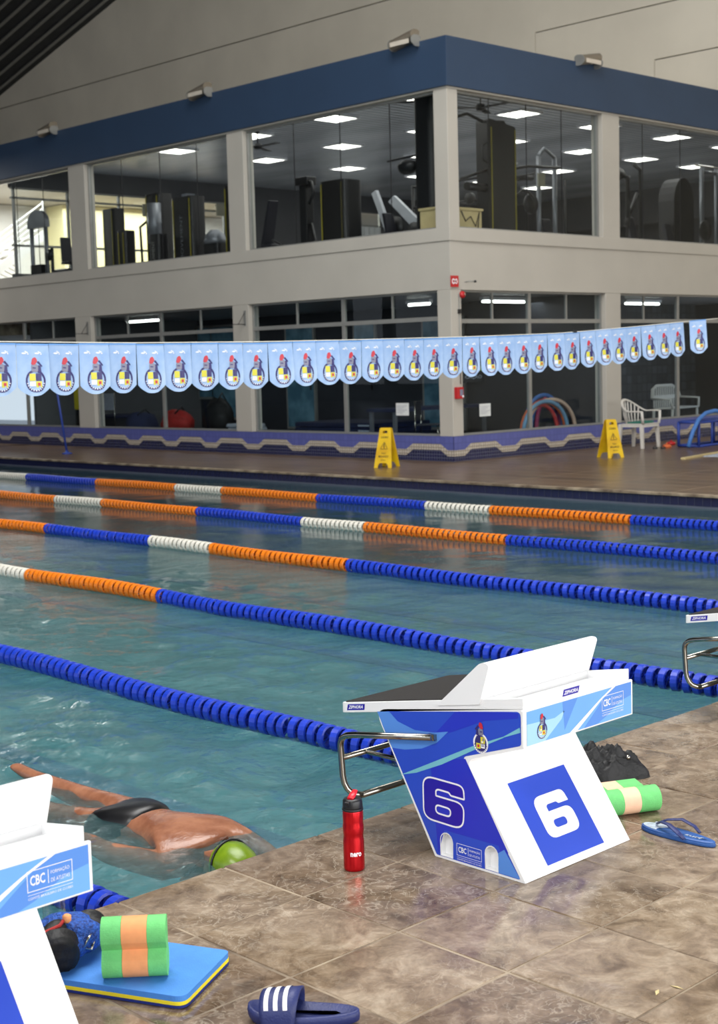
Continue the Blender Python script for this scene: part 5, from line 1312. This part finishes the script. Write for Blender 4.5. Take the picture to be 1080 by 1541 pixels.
for i in range(4):
    t = thing('gym_mat', ['lowest', 'second lowest', 'third', 'topmost'][i]+' dark blue mat in the wide stack behind the lower left pane', 'mat', (19.6, 20.2, .12+i*.10), 0, 'dark blue mats stacked inside')
    mb = MB(); mb.box((-.7, -1.2+.04*(i % 2), 0), (.7, 1.2, .092)); mb.build('mat_body', 'fabric_navy', t, bevel=.02); mb = MB(); mb.box((-.702, -.9, .03), (-.70, -.6, .06)); mb.build('label_patch', 'silver_print', t)
t = thing('counter', 'dark low reception counter behind the far left lower window', 'counter', (19.3, 29.0-.75, .12))
mb = MB(); mb.box((-.5, -.8, 0), (.5, .5, .42)); mb.build('counter_body', 'dark_room', t); mb = MB(); mb.box((-.55, -.85, .42), (.55, .55, .47)); mb.build('worktop', 'fabric_navy', t)
t = thing('draped_shirt', 'yellow shirt hanging over a chair back behind the far left window', 'clothing', (18.6, 28.72, .12))
mb = MB(); mb.box((-.06, -.28, .62), (.06, .0, 1.12)).box((-.05, -.36, .95), (.05, -.28, 1.10)); mb.build('shirt', 'fabric_yellow', t, bevel=.03)
mb = MB(); mb.box((-.03, -.24, .0), (.03, -.20, .66)).box((-.03, -.06, .0), (.03, -.02, .66)); mb.build('chair_frame', 'machine_black', t)
t = thing('white_sheet', 'pale grey cloth hung inside the far left lower window', 'cloth', (18.5, 27.3, .12))
mb = MB(); mb.box((-.02, -.28, .62), (.0, .28, 1.0)); mb.build('cloth', 'towel_white', t, bevel=.005); mb = MB(); mb.tube([(0-.01, -.3, 1.0), (-.01, .3, 1.0)], .012, 6); mb.build('hanging_rail', 'steel', t); mb = MB(); mb.tube([(-.01, .3, 0), (-.01, .3, 1.0)], .012, 6); mb.tube([(-.01, -.3, 0), (-.01, -.3, 1.0)], .012, 6); mb.build('stand', 'steel', t)
# fluorescent battens on the room ceiling
for i, (x, y, rz, lab) in enumerate(((19.0, 26.5, 90, 'fluorescent batten seen through the second lower window from the left'), (20.6, 17.4, 0, 'fluorescent batten seen through the right lower window\'s upper panes'), (25.0, 17.4, 0, 'fluorescent batten seen through the far right window\'s upper panes'), (19.6, 18.6, 90, 'small fluorescent batten seen just left of the corner column'))):
    t = thing('ceiling_batten', lab, 'ceiling light', (x, y, 2.78), math.radians(rz), 'fluorescent battens in the ground floor rooms')
    L = .62 if i < 3 else .3
    mb = MB(); mb.box((-L, -.05, -.06), (L, .05, 0)); mb.build('batten_body', 'print_white', t); mb = MB(); mb.tube([(-L+.03, 0, -.085), (L-.03, 0, -.085)], .022, 8); mb.build('tube', 'tube_light', t)
# ================================================================ GYM: LIGHTS, FANS, MACHINES
FZ = 3.45
LAB = {}
lights = []
LXS = (19.3, 21.85, 24.4, 27.0, 29.3, 31.6); LYS = (18.0, 20.4, 22.9, 25.4)
for X in LXS:
    for Y in LYS: lights.append((X, Y))
proto = None
rown = ['front row', 'second row', 'third row']
for i, (X, Y) in enumerate(lights):
    if proto is None:
        t = thing('ceiling_light'); mb = MB(); 
        for a in ((-.33, -.33, .33, -.30), (-.33, .30, .33, .33), (-.33, -.30, -.30, .30), (.30, -.30, .33, .30)): mb.box((a[0], a[1], -.04), (a[2], a[3], 0))
        mb.build('frame', 'print_white', t); mb = MB(); mb.box((-.30, -.30, -.03), (.30, .30, -.02)); d = mb.build('diffuser', 'panel_light', t)
        mb = MB()
        for k in range(1, 4): mb.box((-.30, -.3+k*.15-.004, -.038), (.30, -.3+k*.15+.004, -.0305))
        mb.build('louvre', 'frame_alu', t); proto = t
    else: t = copy_tree(proto)
    t.location = (X, Y, GZ); t['category'] = 'ceiling light'; t['group'] = 'square gym ceiling lights'
    t['label'] = 'square louvred ceiling light, %s row behind the left facade, %s back from the right face' % (('first', 'second', 'third', 'fourth', 'fifth', 'sixth')[LXS.index(X)], ('first', 'second', 'third', 'fourth')[LYS.index(Y)])
for x, y, lab in ((18.95, 22.3, 'ceiling fan seen through the wide left upper window'), (19.3, 16.75, 'ceiling fan seen through the upper window right of the corner')):
    t = thing('ceiling_fan', lab, 'fan', (x, y, GZ), .5); 
    mb = MB(); mb.tube([(0, 0, -.02), (0, 0, -.28)], .012, 8); mb.build('rod', 'machine_black', t)
    mb = MB(); mb.lathe([(.0, -.40), (.07, -.39), (.09, -.34), (.07, -.29), (.0, -.28)], 16); mb.build('motor', 'machine_black', t)
    mb = MB(); mb.lathe([(.0, -.10), (.045, -.09), (.05, -.03), (.0, -.001)], 12); mb.build('canopy', 'machine_black', t)
    for k in range(3):
        a = k*2*PI/3; mb = MB(); M4 = Matrix.Rotation(a, 4, 'Z'); mb.box((.07, -.06, -.355), (.62, .06, -.345), 0, M4); mb.build('blade', 'machine_black', t)

def tower(t, w, d_, h, rounded=True, stripe=True, z0=0):
    """weight stack shroud: dark curved column with yellow edge strips"""
    lp = rnd([(-w/2, -d_/2), (w/2, -d_/2), (w/2, d_/2), (-w/2, d_/2)], min(w, d_)*.3, 5)
    mb = MB(); mb.prism(lp, lambda p: (p[0], p[1], z0), lambda p: (p[0], p[1], z0+h)); mb.build('weight_shroud', 'machine_black', t)
    if stripe:
        for s in (-1, 1):
            mb = MB(); mb.box((-w/2-.008, s*(d_/2-.08)-.012, z0+.05), (-w/2, s*(d_/2-.08)+.012, z0+h-.05)); mb.build('edge_strip', 'machine_yellow', t)
    mb = MB(); mb.box((-w/2-.05, -d_/2-.05, 0), (w/2+.05, d_/2+.05, .06)); mb.build('base_frame', 'machine_grey', t)
def seat(t, x, y, h=.5, back=.7, ang=.25, m_='upholstery'):
    mb = MB(); mb.box((x-.2, y-.16, h-.06), (x+.2, y+.16, h)); mb.build('seat_pad', m_, t, bevel=.02)
    mb = MB(); mb.add([(x-.14, y+.16, h), (x+.14, y+.16, h), (x+.14, y+.24, h), (x-.14, y+.24, h), (x-.12, y+.16+back*ang, h+back), (x+.12, y+.16+back*ang, h+back), (x+.12, y+.24+back*ang, h+back), (x-.12, y+.24+back*ang, h+back)],
                      [(0, 3, 2, 1), (4, 5, 6, 7), (0, 1, 5, 4), (1, 2, 6, 5), (2, 3, 7, 6), (3, 0, 4, 7)]); mb.build('back_pad', m_, t, bevel=.02)
    mb = MB(); mb.tube([(x, y, 0), (x, y, h-.06)], .04, 8); mb.build('seat_post', 'machine_grey', t)
def frame(t, pts, r=.03, m_='machine_black', nm='frame_tube'): mb = MB(); mb.tube(pts, r, 8); mb.build(nm, m_, t)
G = 'gym machines on the upper floor'
def gm(name, label, x, y, rz=0): return thing(name, label, 'gym machine', (x, y, FZ), rz, G)

t = gm('lat_pulldown', 'pale framed pulley machine with rounded head in front of the bright stair windows', 19.0, 30.1-.95)
t.location = (17.99, 28.98, FZ)
for y in (-.30, .30): frame(t, [(0, y, 0), (0, y, 1.55)], .05, 'machine_grey')
mb = MB(); mb.prism([(-.38+.0, 1.45)]+[(-.38*math.cos(PI*k/12), 1.55+.30*math.sin(PI*k/12)) for k in range(13)]+[(.38, 1.45)], lambda p: (-.06, p[0], p[1]), lambda p: (.06, p[0], p[1])); mb.build('pulley_head', 'machine_grey', t)
mb = MB(); mb.box((-.12, -.22, 0), (.12, .22, .62)); mb.build('weight_stack', 'machine_black', t)
frame(t, [(0, 0, .62), (0, 0, 1.5)], .008)
t = gm('bench_press', 'low padded bench machine beside the pulley machine at the far left', 18.7, 28.0, .2)
t.location = (18.1, 28.02, FZ); t.rotation_euler.z = 0
seat(t, 0, -.2, .62, .55, .1); frame(t, [(0, -.5, .45), (0, .5, .45)], .04); frame(t, [(-.2, .3, 0), (-.2, .3, .95)], .04); mb = MB(); mb.lathe([(.0, -.03), (.13, -.03), (.13, .03), (0, .03)], 18, M4=Matrix.Translation((-.25, .35, .8)) @ Matrix.Rotation(PI/2, 4, 'Y')); mb.build('weight_disc', 'machine_black', t)
t = gm('shroud_machine', 'dark weight tower behind the left upper column', 19.3, 28.3, 0); t.location = (19.9, 28.75, FZ); tower(t, .35, .5, 1.95)
t = gm('shroud_machine', 'short dark tower with yellow edge right of the left upper column', 18.6, 25.6); tower(t, .3, .34, 1.25)
t.location = (18.9, 26.9-.05+.0, FZ)
t = gm('leg_press', 'tall dark machine with curved guard in the second upper window', 19.0, 25.7); t.location = (19.2, 26.0, FZ); tower(t, .4, .55, 1.98)
mb = MB(); mb.lathe([(.16, .9), (.16, 1.75)], 16, c=(-.28, -.2, 0)); mb.build('curved_guard', 'machine_grey', t); frame(t, [(-.2, .4, .1), (-.2, .45, 1.3), (0, .3, 1.5)])
t = gm('console_machine', 'small dark machine with pale lettering strip in the second upper window', 18.6, 25.2); t.location = (18.75, 25.45, FZ); tower(t, .3, .36, 1.05, stripe=False)
mb = MB(); F = Face((-.152, .07, .4), (0, 0, 1), (0, 1, 0), (-1, 0, 0)); F.text(mb, 'MUVMENT', (.0, -.12), .09, .001, 0, width=.5); mb.build('lettering', 'frame_alu', t)
t = gm('shroud_machine', 'dark tower with yellow edge at the centre of the second upper window', 19.0, 24.55); t.location = (19.05, 24.75, FZ); tower(t, .4, .72, 1.78)
mb = MB(); F = Face((-.202, .02, .45), (0, 0, 1), (0, 1, 0), (-1, 0, 0)); F.text(mb, 'MOVEMENT', (.0, -.05), .09, .001, 0, width=.95); mb.build('lettering', 'machine_grey', t)
t = gm('rowing_machine', 'round topped machine with pale dome in the second upper window', 19.2, 23.8); t.location = (19.1, 23.95, FZ); tower(t, .3, .5, .75, stripe=False); mb = MB(); mb.lathe([(.24, 0), (.24, .08), (.19, .2), (.1, .28), (0, .30)], 18, c=(0, 0, .75)); mb.build('dome', 'machine_grey', t)
t = gm('shroud_machine', 'dark lettered tower at the right end of the second upper window', 19.0, 23.2); t.location = (19.1, 23.1, FZ); tower(t, .4, .62, 1.85)
mb = MB(); F = Face((-.202, -.15, .35), (0, 0, 1), (0, 1, 0), (-1, 0, 0)); F.text(mb, 'MOVEMENT', (.0, -.03), .09, .001, 0, width=1.2); mb.build('lettering', 'machine_grey', t)
t = gm('leg_extension', 'leaning black seat machine at the left of the wide upper window', 18.8, 21.9); t.location = (18.8, 21.75, FZ); seat(t, 0, 0, .55, .85, -.28); frame(t, [(-.1, -.6, .3), (-.1, .2, .35), (-.1, .5, .1)], .035); frame(t, [(-.2, -.5, .5), (-.2, -.2, .62)], .02)
t = gm('cross_trainer', 'black upright cardio machine in the wide upper window', 19.2, 21.0); t.location = (19.0, 20.95, FZ)
mb = MB(); mb.box((-.1, -.08, .2), (.1, .12, 1.72)); mb.build('mast', 'machine_black', t, bevel=.02); frame(t, [(-.05, .1, 1.72), (-.1, -.25, 1.66), (-.1, -.30, 1.45), (-.1, -.18, 1.25)], .035); mb = MB(); mb.box((-.16, -.18, 1.62), (.1, .16, 1.78)); mb.build('console', 'machine_black', t, bevel=.02)
frame(t, [(0, -.35, .12), (0, .35, .12)], .05); frame(t, [(0, -.33, .12), (0, -.1, .9)], .03)
t = gm('shroud_machine', 'dark tower with yellow edges in the middle of the wide upper window', 19.3, 20.2); t.location = (19.1, 20.1, FZ); tower(t, .5, .72, 1.62)
t = gm('plate_press', 'machine with slanting white beams and plates in the wide upper window', 20.2, 19.2); t.location = (20.0, 19.15, FZ)
mb = MB(); mb.tube([(0, .9, .55), (0, -.7, .50)], .04, 6); mb.build('lower_beam', 'machine_white', t)
mb = MB(); mb.add([(-.04, .55, 1.25), (.04, .55, 1.25), (.04, -.55, .3), (-.04, -.55, .3), (-.04, .40, 1.35), (.04, .40, 1.35), (.04, -.75, .42), (-.04, -.75, .42)], [(0, 1, 2, 3), (4, 7, 6, 5), (0, 4, 5, 1), (2, 6, 7, 3), (0, 3, 7, 4), (1, 5, 6, 2)]); mb.build('slanting_beam', 'machine_white', t)
mb = MB(); mb.add([(-.04, 1.0, 1.45), (.04, 1.0, 1.45), (.04, .5, .35), (-.04, .5, .35), (-.04, .88, 1.5), (.04, .88, 1.5), (.04, .36, .35), (-.04, .36, .35)], [(0, 1, 2, 3), (4, 7, 6, 5), (0, 4, 5, 1), (2, 6, 7, 3), (0, 3, 7, 4), (1, 5, 6, 2)]); mb.build('slanting_beam', 'machine_white', t)
for y, z in ((.3, .75), (-.2, .6), (-.9, .8)):
    mb = MB(); mb.lathe([(.0, -.03), (.2, -.03), (.2, .03), (0, .03)], 20, M4=Matrix.Translation((-.1, y, z)) @ Matrix.Rotation(PI/2, 4, 'Y')); mb.build('weight_plate', 'machine_black', t)
seat(t, -.3, .0, .5, .5)
t = gm('dumbbell_rack', 'black wall rack with bars and plates seen left of the corner', 21.6, 19.3); t.location = (21.6, 19.6, FZ)
for y in (-1.0, 0, 1.0): frame(t, [(0, y, 0), (0, y, 1.75)], .03)
for z in (.95, 1.3, 1.72): frame(t, [(0, -1.0, z), (0, 1.0, z)], .025)
for k in range(7):
    mb = MB(); mb.lathe([(.0, -.04), (.11, -.04), (.11, .04), (0, .04)], 14, M4=Matrix.Translation((-.04, -.85+k*.28, 1.0+.34*(k % 2))) @ Matrix.Rotation(PI/2, 4, 'Y')); mb.build('weight_plate', 'machine_black', t)
t = gm('cable_tower', 'tall black tower beside the corner column, nearly ceiling high', 18.3, 17.15); t.location = (18.45, 17.2, FZ); tower(t, .34, .42, 2.72, stripe=False)
frame(t, [(0, .1, 2.62), (-.05, .75, 2.70)], .02, nm='cable_arm'); frame(t, [(0, .1, 1.75), (-.1, .9, 1.70)], .02, nm='cable_arm')
mb = MB(); blob(mb, (-.1, .42, 1.55), (.14, .2, .12), .2, 16, 10, seed=2); mb.build('roller_pad', 'machine_black', t)
t = gm('multi_station', 'tall black multi station tower with arched arms right of the corner', 20.75, 17.5); t.location = (20.7, 17.6, FZ); mb = MB()
mb.prism(rnd([(-.40, 0), (.40, 0), (.40, 2.45), (-.40, 2.55)], .08, 4), lambda p: (p[0], -.14, p[1]), lambda p: (p[0], .14, p[1])); mb.build('weight_shroud', 'machine_black', t)
for x in (-.30, .37): mb = MB(); mb.box((x-.012, -.148, .1), (x+.012, -.14, 2.4)); mb.build('edge_strip', 'machine_yellow', t)
frame(t, [(-1.15, 0, 2.50), (-.8, 0, 2.60), (-.35, 0, 2.50), (.2, 0, 2.55), (.42, 0, 2.35), (.45, 0, 1.9)], .03, nm='arched_arm')
frame(t, [(-1.1, -.1, 1.42), (-.4, -.1, 1.62)], .025, nm='lever'); frame(t, [(.4, -.1, 1.55), (.95, -.1, 1.65)], .02, nm='lever'); frame(t, [(.42, -.1, 1.2), (.6, -.1, 1.32), (.8, -.1, 1.30), (.95, -.1, 1.18)], .02, nm='grip_handle')
mb = MB(); mb.tube([(-.95, -.1, 1.30), (-.45, -.1, 1.30)], .075, 12); mb.build('roller_pad', 'machine_black', t)
seat(t, -.7, 0, .55, .5, .1); frame(t, [(-.42, -.12, 2.1), (-.52, -.12, 2.05), (-.52, -.12, 1.8), (-.42, -.12, 1.76)], .018, nm='grip_handle')
t = gm('smith_machine', 'pale grey framed press with long bar near the right upper column', 22.9, 17.9); t.location = (22.7, 18.0, FZ)
for x in (-.28, .22): frame(t, [(x, 0, 0), (x, 0, 2.1)], .045, 'machine_grey')
frame(t, [(-.28, 0, 2.1), (-.1, 0, 2.25), (.22, 0, 2.1)], .04, 'machine_grey'); frame(t, [(-1.2, -.1, 1.78), (-.7, -.1, 1.86), (.3, -.1, 1.90)], .03, nm='press_bar'); frame(t, [(-1.2, -.1, 1.60), (-.6, -.1, 1.64)], .05, nm='press_bar')
mb = MB(); mb.box((-.42, -.12, 1.50), (-.22, -.08, 1.75)); mb.build('instruction_plate', 'beige_plate', t)
mb = MB(); mb.lathe([(.0, -.03), (.19, -.03), (.19, .03), (0, .03)], 20, M4=Matrix.Translation((-.65, -.1, 1.15)) @ Matrix.Rotation(PI/2, 4, 'X')); mb.build('weight_plate', 'machine_black', t)
frame(t, [(.55, 0, 0), (.55, 0, 1.7)], .02); seat(t, -.1, -.3, .5, .4)
t = gm('chest_press', 'dark lever machine just right of the right upper column', 25.6, 18.0); t.location = (25.5, 18.1, FZ)
frame(t, [(0, 0, 0), (0, 0, 1.9), (-.6, 0, 2.05)], .05); frame(t, [(.45, 0, 0), (.45, 0, 2.1), (.2, 0, 2.2)], .04); frame(t, [(-.1, 0, .9), (.35, 0, 1.6)], .04, nm='lever')
mb = MB(); blob(mb, (-.5, 0, 1.95), (.38, .15, .14), .15, 16, 10, seed=6); mb.build('counterweight', 'machine_black', t); seat(t, .1, -.3, .5, .6)
t = gm('shroud_machine', 'dark round topped tower in the far right upper window', 27.4, 18.0); t.location = (27.3, 18.1, FZ); mb = MB()
mb.prism([(-.38, 0), (.38, 0), (.38, 1.5)]+[(.38*math.cos(PI*k/10), 1.5+.5*math.sin(PI*k/10)) for k in range(1, 10)]+[(-.38, 1.5)], lambda p: (p[0], -.2, p[1]), lambda p: (p[0], .2, p[1])); mb.build('weight_shroud', 'machine_black', t); seat(t, -.5, -.4, .5, .5)
mb = MB(); mb.box((-.45, -.25, 0), (.45, .25, .05)); mb.build('base_frame', 'machine_grey', t)
t = gm('squat_rack', 'grey squat rack at the right edge of the far right upper window', 28.4, 18.0); t.location = (28.45, 18.0, FZ)
for x in (-.3, .3): frame(t, [(x, 0, 0), (x, 0, 2.3)], .05, 'machine_grey')
frame(t, [(-.7, -.1, 2.3), (.5, -.1, 2.3)], .02, 'steel', 'barbell'); frame(t, [(-.3, 0, 2.2), (.3, 0, 2.2)], .04, 'machine_grey')
mb = MB(); mb.lathe([(.0, -.03), (.22, -.03), (.22, .03), (0, .03)], 20, M4=Matrix.Translation((-.4, -.15, .9)) @ Matrix.Rotation(PI/2, 4, 'X')); mb.build('weight_plate', 'machine_black', t)
# other things upstairs
t = thing('cardboard_box', 'beige box with a loose cable standing inside the corner window', 'box', (18.2, 16.45, 3.77-.32), 0)
mb = MB(); mb.box((-.48, -.22, 0), (.48, .30, .68)); mb.build('box_body', 'cardboard', t, bevel=.006); mb = MB(); mb.box((-.50, -.24, .68), (.50, .32, .72)); mb.build('box_lid', 'cardboard', t)
mb = MB(); mb.tube([(-.05, -.235, .66), (.05, -.24, .50), (.18, -.24, .58), (.30, -.24, .42), (.40, -.24, .66), (.36, -.24, .38)], .009, 6); mb.build('cable', 'cable', t)
t = thing('wall_speaker', 'white loudspeaker hung high on the gym rear wall', 'speaker', (22.6, 29.5, 5.62)); mb = MB(); mb.box((-.14, -.24, 0), (.14, -.04, .36)); mb.build('cabinet', 'towel_white', t, bevel=.01); mb = MB(); mb.box((.02, -.04, .1), (.12, 0, .3)); mb.build('wall_mount', 'machine_black', t); mb = MB(); mb.box((-.12, -.248, .03), (.12, -.24, .33)); mb.build('grille', 'frame_alu', t)
for x, z, lab in ((23.6, 5.48, 'square beige plate right of the loudspeaker'), (21.3, 5.35, 'square beige plate left of the loudspeaker')):
    t = thing('wall_plate', lab, 'plate', (x, 29.5, z), 0, 'beige plates near the loudspeaker'); mb = MB(); mb.box((-.16, -.22, 0), (.16, -.18, .30)); mb.build('plate_face', 'beige_plate', t); mb = MB(); mb.box((-.03, -.18, .25), (.03, 0, .30)); mb.build('plate_arm', 'machine_black', t)
t = thing('cloth_curtain', 'white curtain at the gym rear wall seen through the wide upper window', 'curtain', (28.6, 29.45, 3.455))
mb = MB(); pts = []
for k in range(41): x = -.9+k*.045; pts.append((x, -.05+.03*math.sin(k*1.3)))
mb.add([(p[0], p[1], z) for z in (0, 2.0) for p in pts]+[(p[0], p[1]+.006, z) for z in (0, 2.0) for p in pts], [(k, k+1, 42+k, 41+k) for k in range(40)]+[(82+k, 82+41+k, 82+42+k, 82+k+1) for k in range(40)], 0, True); mb.build('fabric', 'paper', t)
mb = MB(); mb.tube([(-.95, -.04, 2.03), (.95, -.04, 2.03)], .015, 8); mb.build('curtain_rod', 'frame_alu', t)
area('gym_panel_light', (24, 21.7, 6.28), (0, 0, 0), 12, 8, 320, (1, .99, .95))
